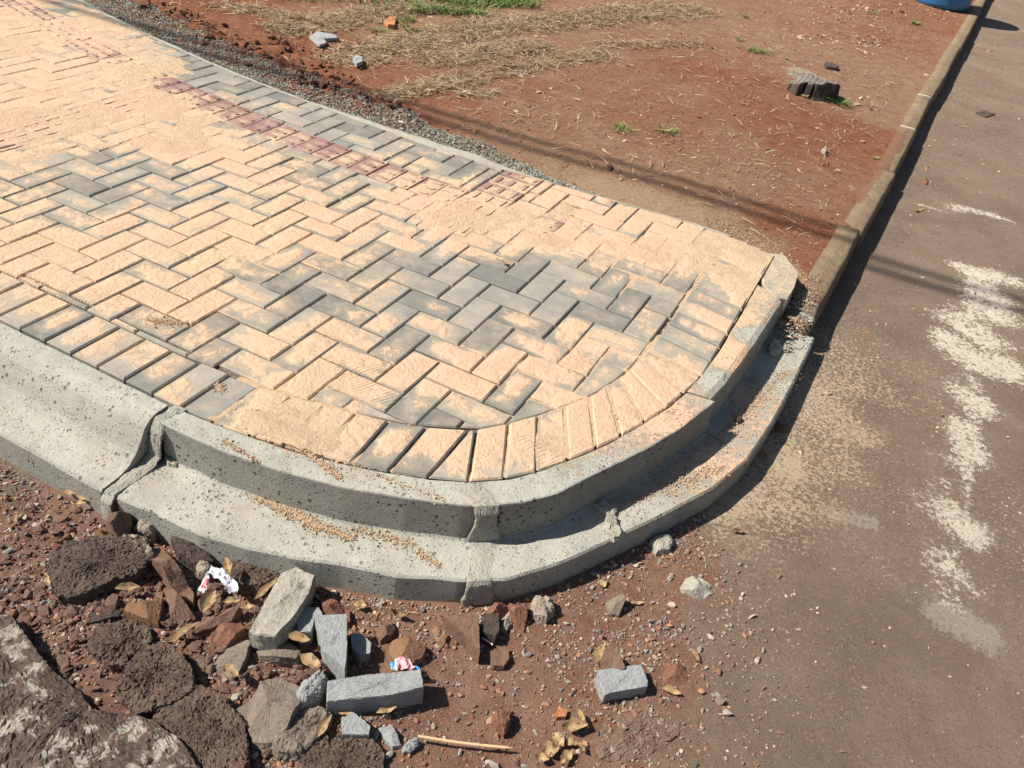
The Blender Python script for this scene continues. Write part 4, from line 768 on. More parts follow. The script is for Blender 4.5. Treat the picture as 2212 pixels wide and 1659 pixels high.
stone('rock', [(150, 1320), (205, 1297), (262, 1300), (258, 1330), (200, 1340), (160, 1345)], 'dark', .040, 'flat black stone in the shade below the large asphalt chunk', 'rock', gB, ns=.004)
stone('rock', [(232, 1130), (244, 1095), (262, 1075), (275, 1085), (282, 1110), (270, 1150), (255, 1160)], 'brown', .090, 'upright dark brown stone leaning at the end of the mortar joint', 'rock', gB, ns=.004)
stone('rock', [(193, 1160), (205, 1145), (228, 1130), (235, 1150), (215, 1168)], 'orange', .050, 'orange stone left of the upright brown stone', 'rock', gB, ns=.003)
stone('concrete_lump', [(285, 1140), (300, 1120), (325, 1118), (338, 1135), (325, 1150), (298, 1148)], 'pale', .050, 'pale crumbly lump beside the upright brown stone', 'concrete lump', kind='lump', ns=.006)
stone('concrete_lump', [(422, 1220), (432, 1210), (455, 1212), (462, 1228), (445, 1240), (428, 1236)], 'pale', .040, 'small pale lump above the crumpled white wrapper', 'concrete lump', kind='lump', ns=.005)
stone('rock', [(418, 1345), (440, 1325), (490, 1312), (520, 1308), (500, 1335), (455, 1350), (422, 1362)], 'brown', .040, 'long flat brown stone below the crumpled white wrapper', 'rock', gB, ns=.003)
stone('rock', [(443, 1362), (470, 1345), (520, 1335), (528, 1350), (505, 1375), (465, 1398), (455, 1385)], 'red', .050, 'brick red stone left of the long broken concrete slab', 'rock', gB, ns=.003)
stone('rock', [(462, 1430), (475, 1400), (520, 1375), (543, 1380), (530, 1425), (515, 1445), (505, 1455), (475, 1450)], 'grey', .032, 'grey brown angular stone above the large smooth brown rock', 'rock', gB, ns=.003)
stone('rock', [(545, 1385), (575, 1380), (630, 1388), (650, 1402), (640, 1420), (600, 1420), (560, 1412)], 'grey', .035, 'brown stone under the lower end of the concrete slab', 'rock', gB, ns=.004)
stone('rock', [(690, 1290), (715, 1285), (755, 1305), (757, 1330), (720, 1335), (700, 1320)], 'red', .045, 'reddish stone between the concrete slab and the gutter', 'rock', gB, ns=.003)
stone('rock', [(812, 1358), (828, 1335), (845, 1332), (855, 1350), (845, 1365), (822, 1372)], 'brown', .035, 'small brown stone left of the tiny brown shoe shaped stone'.replace('tiny brown shoe shaped stone', 'dry curled leaf by the gutter'), 'rock', gB)
stone('rock', [(838, 1390), (845, 1372), (885, 1362), (908, 1370), (922, 1390), (915, 1405), (890, 1420), (855, 1420)], 'orange', .055, 'large rusty brown stone behind the pink sweet wrapper', 'rock', gB, ns=.004)
stone('rock', [(945, 1380), (955, 1368), (968, 1368), (962, 1385), (948, 1398)], 'orange', .022, 'small orange chip right of the large rusty stone', 'rock', gB)
stone('rock', [(958, 1335), (1028, 1327), (1034, 1350), (1036, 1410), (1022, 1395), (1008, 1378), (985, 1360)], 'brown', .055, 'triangular flat topped brown stone pointing down at the lollipop stick', 'rock', gB, ns=.0025, kind='slab')
stone('rock', [(1055, 1310), (1070, 1293), (1095, 1300), (1102, 1318), (1080, 1330), (1060, 1322)], 'red', .050, 'rounded red brown stone leaning in the small pile by the mortar joint', 'rock', gB)
stone('rock', [(1100, 1293), (1118, 1287), (1136, 1290), (1142, 1320), (1136, 1345), (1118, 1330), (1105, 1312)], 'red', .065, 'tall red brown stone on the right of the small pile', 'rock', gB, ns=.002)
stone('rock', [(1045, 1330), (1077, 1328), (1078, 1365), (1070, 1378), (1044, 1368)], 'dark', .045, 'dark square stone with a pebble on top', 'rock', gB, kind='slab', ns=.002)
stone('rock', [(1080, 1335), (1100, 1320), (1108, 1340), (1095, 1358), (1080, 1352)], 'pale', .035, 'small pinkish white stone in the middle of the pile', 'rock', gB)
stone('rock', [(1148, 1300), (1155, 1285), (1180, 1280), (1198, 1290), (1200, 1312), (1182, 1330), (1155, 1322)], 'pale', .055, 'knobbly pinkish white rock right of the small pile', 'rock', gB, kind='lump', ns=.008)
stone('rock', [(1055, 1410), (1068, 1402), (1098, 1400), (1100, 1425), (1088, 1441), (1065, 1438)], 'brown', .025, 'flat brown stone below the lollipop stick', 'rock', gB, kind='slab', ns=.003)
stone('rock', [(1310, 1292), (1318, 1285), (1342, 1283), (1350, 1300), (1340, 1320), (1322, 1318)], 'grey', .045, 'blocky tan stone in the pebbles right of the white rock', 'rock', gB)
stone('rock', [(1293, 1440), (1302, 1410), (1320, 1378), (1335, 1400), (1353, 1438), (1325, 1446)], 'brown', .075, 'pointed brown stone standing behind the small square paver piece', 'rock', gB, ns=.002)
stone('rock', [(1432, 1455), (1440, 1438), (1475, 1432), (1490, 1450), (1485, 1475), (1460, 1488), (1438, 1478)], 'red', .035, 'flat rusty stone right of the small square paver piece', 'rock', gB, ns=.003)
stone('rock', [(1290, 1600), (1300, 1560), (1340, 1540), (1420, 1530), (1470, 1550), (1465, 1590), (1400, 1630), (1330, 1650), (1295, 1640)], 'dirt', .016, 'broad worn boulder sunk in the soil near the bottom edge', 'rock', gB, kind='lump', ns=.004)
stone('rock', [(1672, 918), (1680, 903), (1698, 903), (1708, 918), (1700, 930), (1680, 930)], 'red', .030, 'rounded red stone against the right side of the gutter', 'rock', gB)
stone('rock', [(1065, 1540), (1080, 1525), (1102, 1530), (1105, 1555), (1090, 1580), (1075, 1565)], 'red', .035, 'reddish clod above the right end of the bamboo stick', 'rock', gB, kind='lump')
stone('rock', [(1780, 845), (1792, 838), (1803, 845), (1800, 853), (1786, 854)], 'pale', .02, 'small cream stone lying on the sandy road', 'rock', gB, kind='lump')
stone('rock', [(1860, 708), (1870, 704), (1884, 706), (1878, 714), (1864, 714)], 'orange', .014, 'thin orange stone chip on the road', 'rock', gB)
stone('rock', [(1552, 2005-4*0-900+415), (1556, 1500), (1570, 1505), (1562, 1520), (1550, 1518)][1:]+[(1545, 1508)], 'grey', .025, 'small grey stone at the left edge of the smooth road', 'rock', gB)
stone('concrete_lump', [(1475, 1255), (1485, 1238), (1520, 1230), (1540, 1250), (1545, 1268), (1520, 1280), (1495, 1270), (1478, 1262)], 'slab', .050, 'large angular whitish concrete lump on the edge of the road', 'concrete lump', kind='rock', ns=.005)
stone('concrete_lump', [(1405, 1168), (1418, 1155), (1445, 1150), (1455, 1168), (1448, 1185), (1420, 1190)], 'slab', .035, 'round flat concrete lump lying close to the gutter', 'concrete lump', kind='lump', ns=.004)
stone('concrete_lump', [(1285, 1085), (1305, 1080), (1335, 1092), (1330, 1110), (1345, 1150), (1328, 1160), (1306, 1145), (1310, 1110)], 'slab', .020, 'crusty mortar blob stuck on the gutter edge', 'concrete lump', kind='lump', ns=.005, base=-.124)
stone('concrete_lump', [(1662, 745), (1672, 732), (1686, 735), (1690, 752), (1678, 762), (1664, 760)], 'slab', .025, 'small mortar lump at the foot of the rounded kerb', 'concrete lump', kind='lump', ns=.005, base=-.124)
stone('concrete_lump', [(1590, 902), (1596, 896), (1604, 900), (1600, 909), (1592, 909)], 'dark', .014, 'small dark pebble on the gutter inside the kerb shadow', 'concrete lump', kind='lump', ns=.002, base=-.122)
stone('concrete_lump', [(355, 985), (370, 975), (388, 990), (380, 1003), (362, 1000)], 'slab', .014, 'little mortar crumb on the gutter beside the crumbly joint', 'concrete lump', kind='lump', ns=.004, base=-.124)
stone('concrete_lump', [(240, 975), (250, 968), (262, 973), (256, 982), (243, 983)], 'slab', .010, 'tiny mortar crumb on the gutter of the rolled kerb', 'concrete lump', kind='lump', ns=.003, base=-.122)
stone('concrete_slab', [(537, 1368), (575, 1300), (607, 1240), (640, 1225), (680, 1245), (672, 1275), (640, 1330), (595, 1378), (560, 1375)], 'slab', .055, 'long pale broken concrete slab leaning against the gutter', 'concrete slab', kind='slab', ns=.006, base=ZR+.01)
stone('paver_piece', [(680, 1333), (750, 1330), (750, 1420), (745, 1452), (710, 1420), (700, 1412), (690, 1375)], 'paver', .062, 'upright grey broken paver next to the long concrete slab', 'broken paver', gC, kind='slab', ns=.002, base=ZR+.004)
stone('paver_piece', [(640, 1345), (650, 1312), (690, 1315), (700, 1335), (680, 1340), (672, 1368), (645, 1370)], 'paver', .045, 'grey paver fragment half hidden between slab and upright piece', 'broken paver', gC, kind='slab', ns=.003)
stone('paver_piece', [(757, 1372), (778, 1370), (802, 1390), (800, 1412), (778, 1418), (760, 1400)], 'paver', .030, 'thin grey paver shard right of the upright piece', 'broken paver', gC, kind='slab', ns=.003)
stone('paver_piece', [(707, 1475), (790, 1462), (910, 1450), (916, 1490), (850, 1505), (706, 1520)], 'paver', .060, 'longest grey broken paver lying in front of the pink sweet wrapper', 'broken paver', gC, kind='slab', ns=.0025)
stone('paver_piece', [(635, 1500), (655, 1465), (695, 1440), (707, 1462), (690, 1495), (650, 1530), (636, 1520)], 'paver', .050, 'rounded grey paver chunk left of the longest piece', 'broken paver', gC, kind='lump', ns=.004)
stone('paver_piece', [(737, 1555), (762, 1540), (800, 1570), (797, 1590), (740, 1590)], 'paver', .035, 'four sided grey paver fragment below the longest piece', 'broken paver', gC, kind='slab', ns=.003)
stone('paver_piece', [(818, 1565), (848, 1562), (855, 1580), (868, 1605), (848, 1612), (830, 1592)], 'paver', .022, 'thin grey paver splinter left of the bamboo stick', 'broken paver', gC, kind='rock', ns=.003)
stone('paver_piece', [(870, 1612), (885, 1595), (904, 1594), (905, 1605), (885, 1622), (872, 1622)], 'paver', .020, 'small rounded paver fragment at the left tip of the bamboo stick', 'broken paver', gC, kind='lump', ns=.003)
stone('paver_piece', [(1288, 1462), (1292, 1450), (1383, 1438), (1400, 1475), (1398, 1486), (1318, 1500), (1305, 1505)], 'paver', .048, 'small square grey paver piece on its own at the right', 'broken paver', gC, kind='slab', ns=.0025)
stone('brick_piece', [(1200, 1540), (1210, 1530), (1226, 1535), (1222, 1550), (1202, 1550)], 'brick', .02, 'small orange brick piece below the dead leaves of the pebbles', 'brick piece', kind='slab', ns=.002)
stone('slate_piece', [(668, 78), (685, 68), (725, 75), (730, 82), (700, 84), (705, 92), (690, 97), (680, 90)], 'paver', .012, 'broken pale grey slab piece lying on the red clods', 'slab piece', kind='slab', ns=.002, base=-.01)
stone('slate_piece', [(762, 125), (768, 119), (783, 124), (783, 133), (770, 138)], 'paver', .020, 'small pale grey piece right of the larger one on the clods', 'slab piece', kind='slab', ns=.002, base=-.01)
stone('tile_piece', [(830, 45), (842, 36), (855, 37), (853, 54), (838, 53)], 'brick', .02, 'broken orange roof tile piece at the edge of the grass', 'tile piece', kind='slab', ns=.001, base=.0)
stone('rock', [(1118, 163), (1122, 150), (1135, 148), (1140, 158), (1130, 168)], 'pale', .03, 'cream stone in the straw left of the bare soil', 'rock', gB, kind='lump', base=-.04)
stone('rock', [(982, 190), (992, 186), (1000, 192), (1012, 198), (1010, 204), (998, 202)], 'pale', .016, 'thin cream stone lying in the straw near the gravel strip', 'rock', gB, kind='lump', base=-.04)
stone('rock', [(1780, 138), (1788, 134), (1813, 142), (1808, 147), (1786, 144)], 'dark', .018, 'long dark flat stone behind the tree stump', 'rock', gB, kind='slab', base=-.06)
stone('rock', [(1395, 238), (1400, 230), (1404, 240), (1398, 246)], 'pale', .02, 'small white stone on the open red soil', 'rock', gB, kind='lump', base=-.06)
stone('rock', [(1775, 322), (1783, 317), (1790, 322), (1784, 327)], 'pale', .02, 'small tan stone on the soil near the brown kerb', 'rock', gB, kind='lump', base=-.08)
stone('rock', [(1310, 355), (1317, 350), (1324, 356), (1320, 364), (1311, 362)], 'brown', .022, 'small brown clod near the back edge of the pavers', 'rock', gB, kind='lump', base=-.04)
stone('rock', [(1993, 390), (2000, 382), (2006, 388), (2002, 395)], 'red', .02, 'small red stone on the road beside the brown kerb', 'rock', gB, kind='lump', base=ZR)
stone('rock', [(2108, 243), (2125, 238), (2150, 246), (2130, 252)], 'dark', .012, 'flat dark piece lying on the far part of the road', 'rock', gB, kind='slab', base=ZR)

MS['edge'] = mat_plain('haunch_concrete', (.36, .32, .245), (.52, .41, .285), 22, .005, 110, .95, .8, 1.2)
stone('concrete_haunch', [(1640, 545), (1690, 548), (1726, 588), (1716, 622), (1702, 645), (1668, 640), (1640, 600)], 'edge', .094, 'sandy concrete haunch closing the right tip of the pavers', 'concrete haunch', kind='slab', ns=.003, base=-.103, zm=1.0)

n = 2600; px = rng.uniform(-.55, .4, n); py = rng.uniform(-1.95, -1.3, n); k_ = rng.random(n) < .3+.7*sstep(-.1, .3, fbm(px, py, .15, 3, 57)); px, py = px[k_], py[k_]
tag(scatter('soil_clods', np.stack([px, py, road_z(px, py)], 1), np.exp(rng.normal(-4.7, .4, len(px))).clip(.004, .02), MS['clod'], 'ico', .7, .22), 'crumbled brown soil clods between the asphalt chunks', 'soil', kind='stuff')
n = 1600; px = rng.uniform(-4.4, -.2, n); py = top_y(px)+rng.uniform(.2, .9, n); k_ = rng.random(n) < blobs([(330, 10, 700, 190, 50, 1), (600, 90, 800, 230, 40, 1), (700, 170, 900, 260, 30, .9)], px, py, -.03); px, py = px[k_], py[k_]
tag(scatter('red_clods', np.stack([px, py, ground_z(px, py)], 1), np.exp(rng.normal(-4.3, .45, len(px))).clip(.005, .035), MS['redclod'], 'ico', .7, .22), 'dark red soil clods turned up beside the gravel strip', 'soil', kind='stuff')

# ------------------------------------------------------------------ leaves
n_ = NT('dead_leaf', .55, .3); t_ = n_.attr('tone'); g = n_.mix(t_, (.14, .08, .045), (.43, .29, .14)); g = n_.mix(n_.ss(.52, .62, n_.noise(70, 5, .75)), g, (.12, .07, .04)); g = n_.vary(g, n_.noise(40, 4, .7), .6, 1.3); n_.bump(n_.noise(120, 3), .002, .8); M_LEAF = n_.done(g)
def leaf(px, py, L, ang, tone, label, z=None, wid=.32, curl=.25, roll=0.0, lift=.006, zp=None):
    zz = ZR if zp is None else zp; L = L*.86; c = G(px, py, zz+lift); ln = wr(px, py, L, zz); m, q = 11, 5; V = []; r_ = np.random.default_rng(int(px*3+py))
    a = G(px-math.cos(ang)*L/2, py-math.sin(ang)*L/2, zz)[:2]; b = G(px+math.cos(ang)*L/2, py+math.sin(ang)*L/2, zz)[:2]; d = b-a; ln = np.hypot(*d); d /= ln; s = np.array([-d[1], d[0]])
    cu = r_.uniform(.4, 2.4)*curl; fold = r_.uniform(.2, 1.3)
    for lay in (0, -.0006):
        for i in range(m):
            t = i/(m-1); hw = wid*ln*.5*math.sin(math.pi*t)**1.05*(1.15-.3*t)*(1+.12*math.sin(t*13+px))+.0006
            for j in range(q):
                v = (j/(q-1)-.5)*2; x = (t-.5)*ln; y = hw*v*math.cos(roll*v); zq = cu*ln*((t-.5)**2)*1.4+abs(v)*hw*(fold if v > 0 else fold*.3)+lay+.0018*math.sin(t*9+px)
                p = d*x+s*(y+.04*ln*math.sin(t*3.1)); V.append((p[0], p[1], zq))
    F_ = []
    for lay in (0, 1):
        o = lay*m*q
        for i in range(m-1):
            for j in range(q-1):
                f = [o+i*q+j, o+(i+1)*q+j, o+(i+1)*q+j+1, o+i*q+j+1]; F_.append(f if lay == 0 else f[::-1])
    ob = mesh_np('dry_leaf', V, F_, M_LEAF, {'tone': np.full(len(V), tone)}, True); ob.location = (c[0], c[1], zz+lift if zp is None else zz+.002); tag(ob, label, 'leaf', 'dead leaves'); return ob
LV = [(160, 1065, 60, .15, .75, 'tan leaf lying against the rolled gutter lip', dict()), (185, 1078, 50, .3, .9, 'pale curled leaf just below the tan leaf at the gutter lip', dict(lift=.012)), (172, 1088, 34, 0, .95, 'small cream leaf under the pair at the gutter lip', dict()),
      (65, 1008, 28, .3, .9, 'small pale leaf alone under the left gutter lip', {}), (276, 1272, 62, -.05, .55, 'brown leaf in front of the large asphalt chunk', dict(lift=.045)), (452, 1300, 62, -1.05, .75, 'bright orange tan leaf right below the crumpled wrapper', dict(lift=.035, wid=.5)),
      (500, 1300, 44, -.1, .85, 'yellow tan leaf right of the orange one below the wrapper', dict(lift=.03)), (491, 1228, 44, 1.35, .7, 'upright tan leaf right of the crumpled wrapper', dict(lift=.06)), (535, 1312, 40, -.1, .9, 'pale leaf touching the long concrete slab', dict(lift=.03)),
      (575, 1275, 80, -.75, .6, 'long narrow leaf along the left edge of the concrete slab', dict(lift=.03, wid=.2)), (398, 1365, 90, -.55, .5, 'long brown leaf over the dark hollow of the rubble', dict(lift=.03, wid=.2)), (385, 1378, 70, -.5, .7, 'orange edged leaf just under the long brown leaf', dict(lift=.02, wid=.2)),
      (102, 1255, 34, 1.3, .95, 'pale green leaf left of the large asphalt chunk', dict(lift=.03)), (645, 1382, 62, .25, .7, 'glossy tan leaf below the concrete slab', dict(lift=.04)), (670, 1432, 62, .55, .8, 'broad tan leaf left of the upright paver piece', dict(lift=.03, wid=.45)),
      (500, 1450, 50, .7, .55, 'brown leaf resting on the angular grey stone', dict(lift=.035)), (700, 1570, 70, -1.0, .8, 'tan leaf standing left of the four sided paver fragment', dict(lift=.03)), (835, 1535, 52, -.25, .85, 'cream leaf under the front of the longest paver piece', {}),
      (745, 1540, 46, .25, .9, 'yellow leaf at the lower left of the longest paver piece', {}), (778, 1308, 34, .1, .8, 'round tan leaf near the lip right of the slab', dict(wid=.55)), (862, 1330, 42, .35, .25, 'dark red curled leaf below the gutter', dict(curl=.5)),
      (1375, 1303, 36, .0, .8, 'straight tan leaf in the pebbles right of the blocky stone', dict(wid=.25)), (1302, 1262, 26, -.7, .9, 'yellow broken leaf in the pebbles under the gutter', dict(wid=.6)), (1295, 1415, 62, -1.1, .75, 'folded tan leaf behind the pointed brown stone', dict(lift=.02)),
      (1450, 1495, 52, .35, .9, 'yellow leaf right of the small square paver piece', {}), (1240, 1572, 66, -.08, .85, 'large glossy yellow brown leaf near the bottom edge', dict(lift=.012, wid=.38)), (1255, 1548, 40, 1.1, .9, 'narrow pale leaf standing on the large glossy leaf', dict(lift=.02)),
      (1205, 1600, 44, .9, .95, 'greenish yellow leaf on top of the leaf cluster', dict(wid=.6, lift=.01)), (1190, 1622, 44, -.3, .98, 'pale yellow crumpled leaf in the leaf cluster', dict(wid=.7, curl=.6)), (1225, 1635, 44, -.8, .9, 'yellow leaf at the lower right of the leaf cluster', dict(wid=.5)),
      (1170, 1640, 36, .2, .92, 'flat yellow leaf at the lower left of the leaf cluster', dict(wid=.5)), (1235, 1605, 34, .1, .75, 'tan leaf at the right of the leaf cluster', dict(wid=.5)), (1255, 1615, 34, .9, .3, 'brown leaf between the cluster and the sunken boulder', {}),
      (1090, 567, 16, .8, .4, 'small brown leaf alone on the grey pavers', dict(zp=.002)), (1500, 1418, 40, .9, .3, 'reddish leaf at the edge of the smooth road', {}), (1648, 985, 30, 1.2, .5, 'brown leaf stuck beside the right gutter lip', {}), (1660, 930, 24, 1.0, .65, 'tan leaf just above the brown one at the right gutter lip', {}),
      (1595, 1148, 34, .1, .15, 'dark red leaf on the sandy road edge', {}), (1873, 210, 16, -.2, .9, 'cream leaf leaning on the tree stump', dict(zp=-.02)), (1738, 207, 22, .1, .8, 'yellow leaf at the foot of the tree stump', dict(zp=-.03)), (1600, 46, 14, .1, .85, 'small yellow leaf far back on the soil', dict(zp=-.05)),
      (2000, 365, 18, .1, .9, 'square pale leaf on the road by the old kerb', {}), (1985, 455, 20, -.3, .6, 'brown leaf in the gutter corner of the old kerb', {}), (2083, 274, 16, .2, .95, 'yellow leaf on the far road', {}), (30, 1130, 40, 1.9, .4, 'dark leaf at the left edge above the asphalt', dict(lift=.01))]
for a, b, L_, an, tn, lab, kw in LV: leaf(a, b, L_, an, tn, lab, **kw)

# ------------------------------------------------------------------ wrappers, sticks
def crumple(name, outline, z, amp, mat, label, cat, seed, parent=None, n=26, stretch=1.0):
    O = gl(outline, z); c = O.mean(0); O = O-c; k = len(O); u = np.linspace(0, 1, n); V = []
    # bilinear patch between the first and second half of the outline
    h_ = k//2; A_ = resample(O[:h_], n); B_ = resample(O[h_:][::-1], n)
    for lay in (0, -.0009):
        for i in range(n):
            for j in range(9):
                p = A_[i]+(B_[i]-A_[i])*j/8; q = p*60+seed; zq = amp*(1.1*abs(float(vn(q[0], q[1], seed))-.5)+.9*float(vn(q[0]*2.1, q[1]*2.1, seed+1)))+lay; V.append((p[0], p[1], zq))
    F_ = []
    for l_ in (0, 1):
        o = l_*n*9
        for i in range(n-1):
            for j in range(8): f = [o+i*9+j, o+(i+1)*9+j, o+(i+1)*9+j+1, o+i*9+j+1]; F_.append(f if l_ == 0 else f[::-1])
    ob = mesh_np(name, V, F_, mat, None, False); 
    if parent: ob.parent = parent; ob.location = Vector((c[0], c[1], z))-parent.location
    else: ob.location = (c[0], c[1], z); tag(ob, label, cat)
    return ob
M_WHITE = mat_plain('white_wrap', (.72, .70, .72), (.80, .78, .80), 30, .001, 60, .4, .9, 1.05, .5)
M_PINK = mat_plain('pink_foil', (.75, .30, .33), (.80, .42, .44), 60, .001, 60, .3, .9, 1.1, .6); M_BLUE = mat_plain('blue_foil', (.05, .33, .68), (.08, .45, .80), 60, .001, 60, .3, .9, 1.1, .6)
M_SILV = mat_plain('silver_foil', (.60, .58, .66), (.75, .74, .80), 60, .001, 60, .3, .9, 1.1, .6); M_REDP = mat_plain('red_print', (.62, .08, .10), (.70, .12, .14), 30, 0, 60, .4)
wz = ZR+.035
W_ = empty('crumpled_wrapper', G(480, 1265, wz)); tag(W_, 'crumpled white paper wrapper with a red printed strip among the rubble', 'wrapper')
crumple('paper', [(458, 1232), (475, 1238), (495, 1247), (513, 1262), (516, 1278), (508, 1290), (498, 1288), (490, 1282), (478, 1262), (452, 1243)], wz, .020, M_WHITE, '', '', 3, W_)
crumple('paper_end', [(447, 1242), (452, 1238), (452, 1265), (440, 1283), (428, 1278), (436, 1262)], wz, .008, M_WHITE, '', '', 8, W_)
st = crumple('printed_strip', [(446, 1250), (451, 1252), (446, 1268), (441, 1276), (434, 1270), (440, 1260)], wz+.0035, .008, M_REDP, '', '', 8, W_)
def text(body, size, loc, rot, mat, parent):
    cu = bpy.data.curves.new('printed_text', 'FONT'); cu.body = body; cu.size = size; cu.extrude = .0002; cu.align_x = 'CENTER'; cu.align_y = 'CENTER'; o = bpy.data.objects.new('printed_text', cu); sc.collection.objects.link(o)
    dg = bpy.context.evaluated_depsgraph_get(); me = bpy.data.meshes.new_from_object(o.evaluated_get(dg)); bpy.data.objects.remove(o); me.materials.clear(); me.materials.append(mat)
    ob = bpy.data.objects.new('printed_text', me); sc.collection.objects.link(ob); ob.parent = parent; ob.location = Vector(loc)-parent.location; ob.rotation_euler = (0, 0, rot); return ob
text('SCAVO', .012, G(443, 1262, wz+.014), 2.35, M_WHITE, W_)
sz = ZR+.02
S0 = empty('sweet_wrapper', G(868, 1442, sz)); tag(S0, 'pink sweet wrapper with blue twisted ends behind the longest broken paver', 'wrapper')
crumple('foil', [(856, 1430), (870, 1425), (885, 1430), (893, 1445), (895, 1452), (868, 1454), (858, 1452), (854, 1440)], sz, .018, M_PINK, '', '', 5, S0)
crumple('twisted_end', [(842, 1436), (853, 1433), (855, 1445), (852, 1453), (845, 1450), (843, 1444)], sz, .012, M_BLUE, '', '', 6, S0)
crumple('twisted_end', [(892, 1444), (904, 1444), (907, 1448), (906, 1452), (894, 1452), (892, 1450)], sz, .010, M_BLUE, '', '', 7, S0)
crumple('foil_edge', [(853, 1430), (861, 1424), (862, 1440), (858, 1454), (850, 1454), (852, 1444)], sz+.002, .014, M_SILV, '', '', 9, S0)
text('O', .011, G(848, 1443, sz+.014), 1.2, M_WHITE, S0); text('EU', .012, G(876, 1436, sz+.019), .1, M_WHITE, S0)
def rod(name, a, b, r, mat, label, cat, taper=1.0, n=8, bow=.0):
    a = np.array(a); b = np.array(b); d = b-a; L_ = np.linalg.norm(d); d /= L_; s1 = np.cross(d, [0, 0, 1]); s1 /= np.linalg.norm(s1); s2 = np.cross(s1, d); V = []; m = 14
    for i in range(m):
        t = i/(m-1); rr = r*(1 if t < .93 else 1-(1-taper)*(t-.93)/.07); c = a+d*L_*t+s1*bow*math.sin(math.pi*t)-a
        for k in range(n): V.append(c+rr*(math.cos(6.283*k/n)*s1+math.sin(6.283*k/n)*s2))
    F_ = [[i*n+k, i*n+(k+1) % n, (i+1)*n+(k+1) % n, (i+1)*n+k] for i in range(m-1) for k in range(n)]+[list(range(n))[::-1], [(m-1)*n+k for k in range(n)]]
    o = mesh_np(name, V, F_, mat, None, False); o.location = a; return tag(o, label, cat)
M_BAM = mat_plain('bamboo', (.60, .42, .22), (.66, .48, .27), 60, .0004, 200, .6, .85, 1.1); M_STICKW = mat_plain('white_stick', (.72, .68, .60), (.78, .74, .68), 60, 0, 200, .6)
rod('bamboo_skewer', G(903, 1590, ZR+.010), G(1108, 1616, ZR+.006), .0032, M_BAM, 'long pale bamboo skewer lying on the soil at the bottom', 'skewer', .25, 8, .003)
rod('lollipop_stick', G(1042, 1377, ZR+.008), G(1064, 1393, ZR+.006), .0022, M_STICKW, 'short white lollipop stick below the dark square stone', 'stick')
rod('cigarette_end', G(861, 262, -.02), G(872, 265, -.02), .004, M_STICKW, 'short white cigarette end beside the gravel strip', 'cigarette end')
rod('twig', G(668, 211, -.01), G(698, 196, .005), .004, MS['brown'], 'brown twig lying across the gravel strip', 'twig', .4, 6)

# ------------------------------------------------------------------ tree stump
n_ = NT('stump_bark', .9); g = n_.mix(n_.noise(20, 5), (.06, .05, .042), (.17, .14, .11)); wv = n_.t.nodes.new('ShaderNodeMapping'); n_.put(wv.inputs[0], n_.co); wv.inputs['Scale'].default_value = (34, 34, 9)
nn = n_.noise(1, 5, .7, .5, wv.outputs[0]); g = n_.mix(n_.ss(.4, .65, nn), (.045, .036, .03), g); g = n_.vary(g, nn, .6, 1.5); n_.bump(nn, .02, 1); M_BARK = n_.done(g)
n_ = NT('stump_top', .9); g = n_.mix(n_.noise(30, 5, .7), (.13, .108, .085), (.25, .215, .175)); rg = n_.wave(9, 6); g = n_.vary(g, rg, .75, 1.15); n_.bump(n_.noise(50, 5, .7), .008, 1); M_CUT = n_.done(g)
c = (G(1690, 212, -.07)+G(1803, 212, -.07))/2; c = G(1752, 200, -.06); c[2] = -.10; rad = .158; H0 = .125
S_ = empty('tree_stump', c); tag(S_, 'weathered grey tree stump cut low and cracked, standing in red soil', 'tree stump')
m = 96; th = np.linspace(0, 2*np.pi, m, endpoint=False); rp = rad*(1+.10*np.sin(2*th+.6)+.05*np.sin(3*th+1)+.05*fbm(np.cos(th), np.sin(th), .9, 2, 3, .4)); 
crack = lambda a0, w_, dp: dp*np.exp(-(((th-a0+np.pi) % (2*np.pi)-np.pi)/w_)**2)
rp = rp*(1-crack(4.42, .09, .38)-crack(4.86, .035, .26)-crack(3.75, .03, .12)-crack(5.75, .12, .10)); ht = H0*(1+.06*np.sin(th+2)+.30*fbm(np.cos(th), np.sin(th)+4, .7, 3, 9))-.03*sstep(.2, 1, np.cos(th-3.2))
V = []
for f, k in ((0, 1.22), (.12, 1.10), (.35, 1.03), (.65, 1.0), (.9, .985), (1, .96)):
    V += list(np.stack([np.cos(th)*rp*k, np.sin(th)*rp*k, ht*f], 1))
F_ = [[a*m+i, a*m+(i+1) % m, (a+1)*m+(i+1) % m, (a+1)*m+i] for a in range(5) for i in range(m)]
mesh_np('bark', V, F_, M_BARK, None, False, S_)
V = [(0, 0, H0*.93)]
for f in (.3, .6, .85, 1):
    V += list(np.stack([np.cos(th)*rp*.962*f, np.sin(th)*rp*.962*f, (H0*.93*(1-f**2)+ht*f**2)+.006*fbm(np.cos(th)*rp*f, np.sin(th)*rp*f, .03, 3, 6)], 1))
F_ = [[0, 1+i, 1+(i+1) % m] for i in range(m)]+[[1+a*m+i, 1+(a+1)*m+i, 1+(a+1)*m+(i+1) % m, 1+a*m+(i+1) % m] for a in range(3) for i in range(m)]
mesh_np('cut_top', V, F_, M_CUT, None, False, S_)
stone('soil_slab', [(1668, 132), (1690, 128), (1745, 150), (1798, 178), (1808, 192), (1760, 178), (1712, 170), (1700, 168)], 'grey', .035, 'raised cracked crust of dry soil behind the tree stump', 'soil crust', kind='lump', ns=.004, base=-.09)

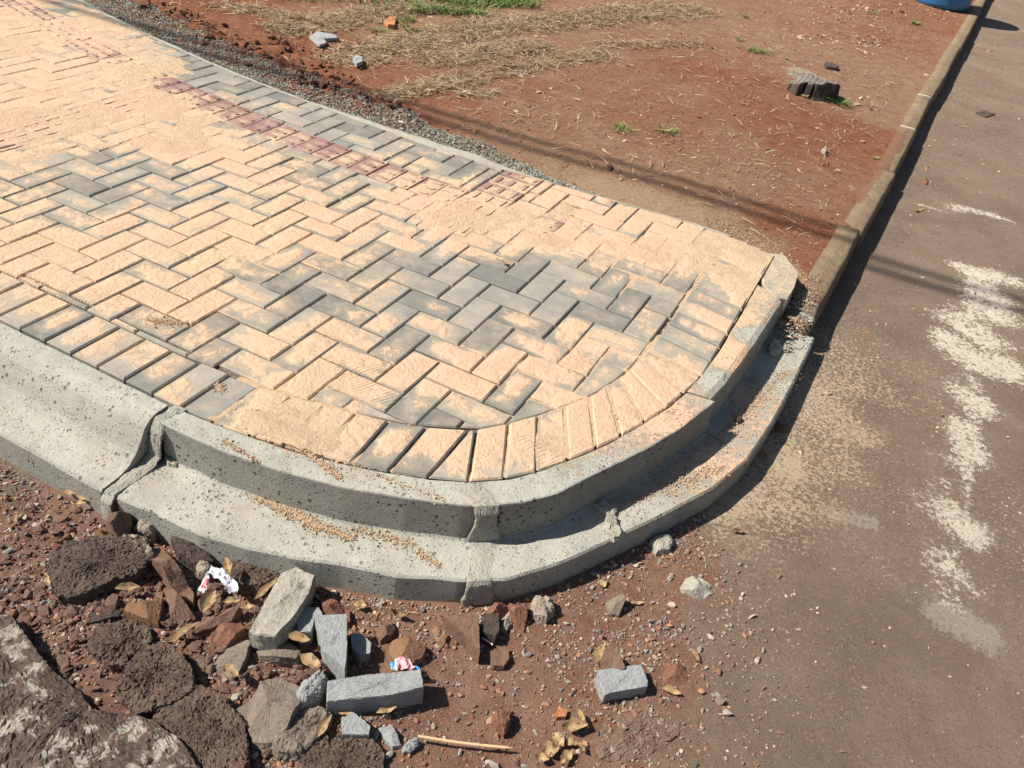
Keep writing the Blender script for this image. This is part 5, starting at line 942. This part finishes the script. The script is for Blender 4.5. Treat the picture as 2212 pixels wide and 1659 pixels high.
# ------------------------------------------------------------------ blue drum at the far kerb
M_DRUM = mat_plain('blue_plastic', (.02, .13, .27), (.025, .17, .34), 3, .0005, 40, .4, .9, 1.1, .5)
c = np.array([1.0, 9.2, 0.]); c[2] = float(soil_z(c[0], c[1]))-.002; D_ = empty('blue_drum', c); tag(D_, 'blue plastic drum standing on the soil beside the old kerb', 'drum')
def lathe(name, prof, mat, parent, n=56):
    V = []; 
    for r, z in prof: V += [(r*math.cos(6.2832*k/n), r*math.sin(6.2832*k/n), z) for k in range(n)]
    F_ = [[a*n+k, a*n+(k+1) % n, (a+1)*n+(k+1) % n, (a+1)*n+k] for a in range(len(prof)-1) for k in range(n)]; return mesh_np(name, V, F_, mat, None, True, parent)
RD_ = .32
lathe('body', [(.0, .012), (RD_*.80, .012), (RD_*.84, .0), (RD_*.90, .0), (RD_*.97, .02), (RD_, .06), (RD_, .22), (RD_+.01, .24), (RD_+.01, .27), (RD_, .29), (RD_, .56), (RD_-.006, .60)], M_DRUM, D_)
lathe('rim', [(RD_-.02, .56), (RD_-.02, .62), (RD_+.012, .62), (RD_+.014, .595), (RD_+.002, .59)], M_DRUM, D_)

# ------------------------------------------------------------------ overhead cable, well above the frame, whose shadow crosses the soil
hh = 8.0; so_ = np.array([-.889, -.458])*hh/math.tan(SUN_EL)
pts = [(-9, 1.30), (-3, 1.42), (-.916, 1.486), (-.28, 1.50), (.3, 1.60), (1.0, 1.68), (2, 1.72), (9, 1.9)]
def cable(dy, dz, r, lab):
    V = []; n = 6; P = np.array([(x+so_[0], y+so_[1]+dy, hh+dz) for x, y in pts]); P = np.concatenate([resample(P[:, :2], 60), np.full((60, 1), hh+dz)], 1); P[:, 2] -= .12*np.sin(np.linspace(0, np.pi, 60))
    for p in P: V += [(p[0], p[1]+r*math.cos(6.283*k/n), p[2]+r*math.sin(6.283*k/n)) for k in range(n)]
    F_ = [[i*n+k, i*n+(k+1) % n, (i+1)*n+(k+1) % n, (i+1)*n+k] for i in range(59) for k in range(n)]
    return tag(mesh_np('overhead_cable', V, F_, M_CABLE, None, True), lab, 'cable', 'overhead cables')
M_CABLE = mat_plain('black_cable', (.02, .02, .02), (.03, .03, .03), 5, 0, 50, .6)
cable(0, 0, .026, 'black overhead cable high above the soil, the thicker one'); cable(.11, .05, .024, 'thin black overhead cable beside the thicker one')
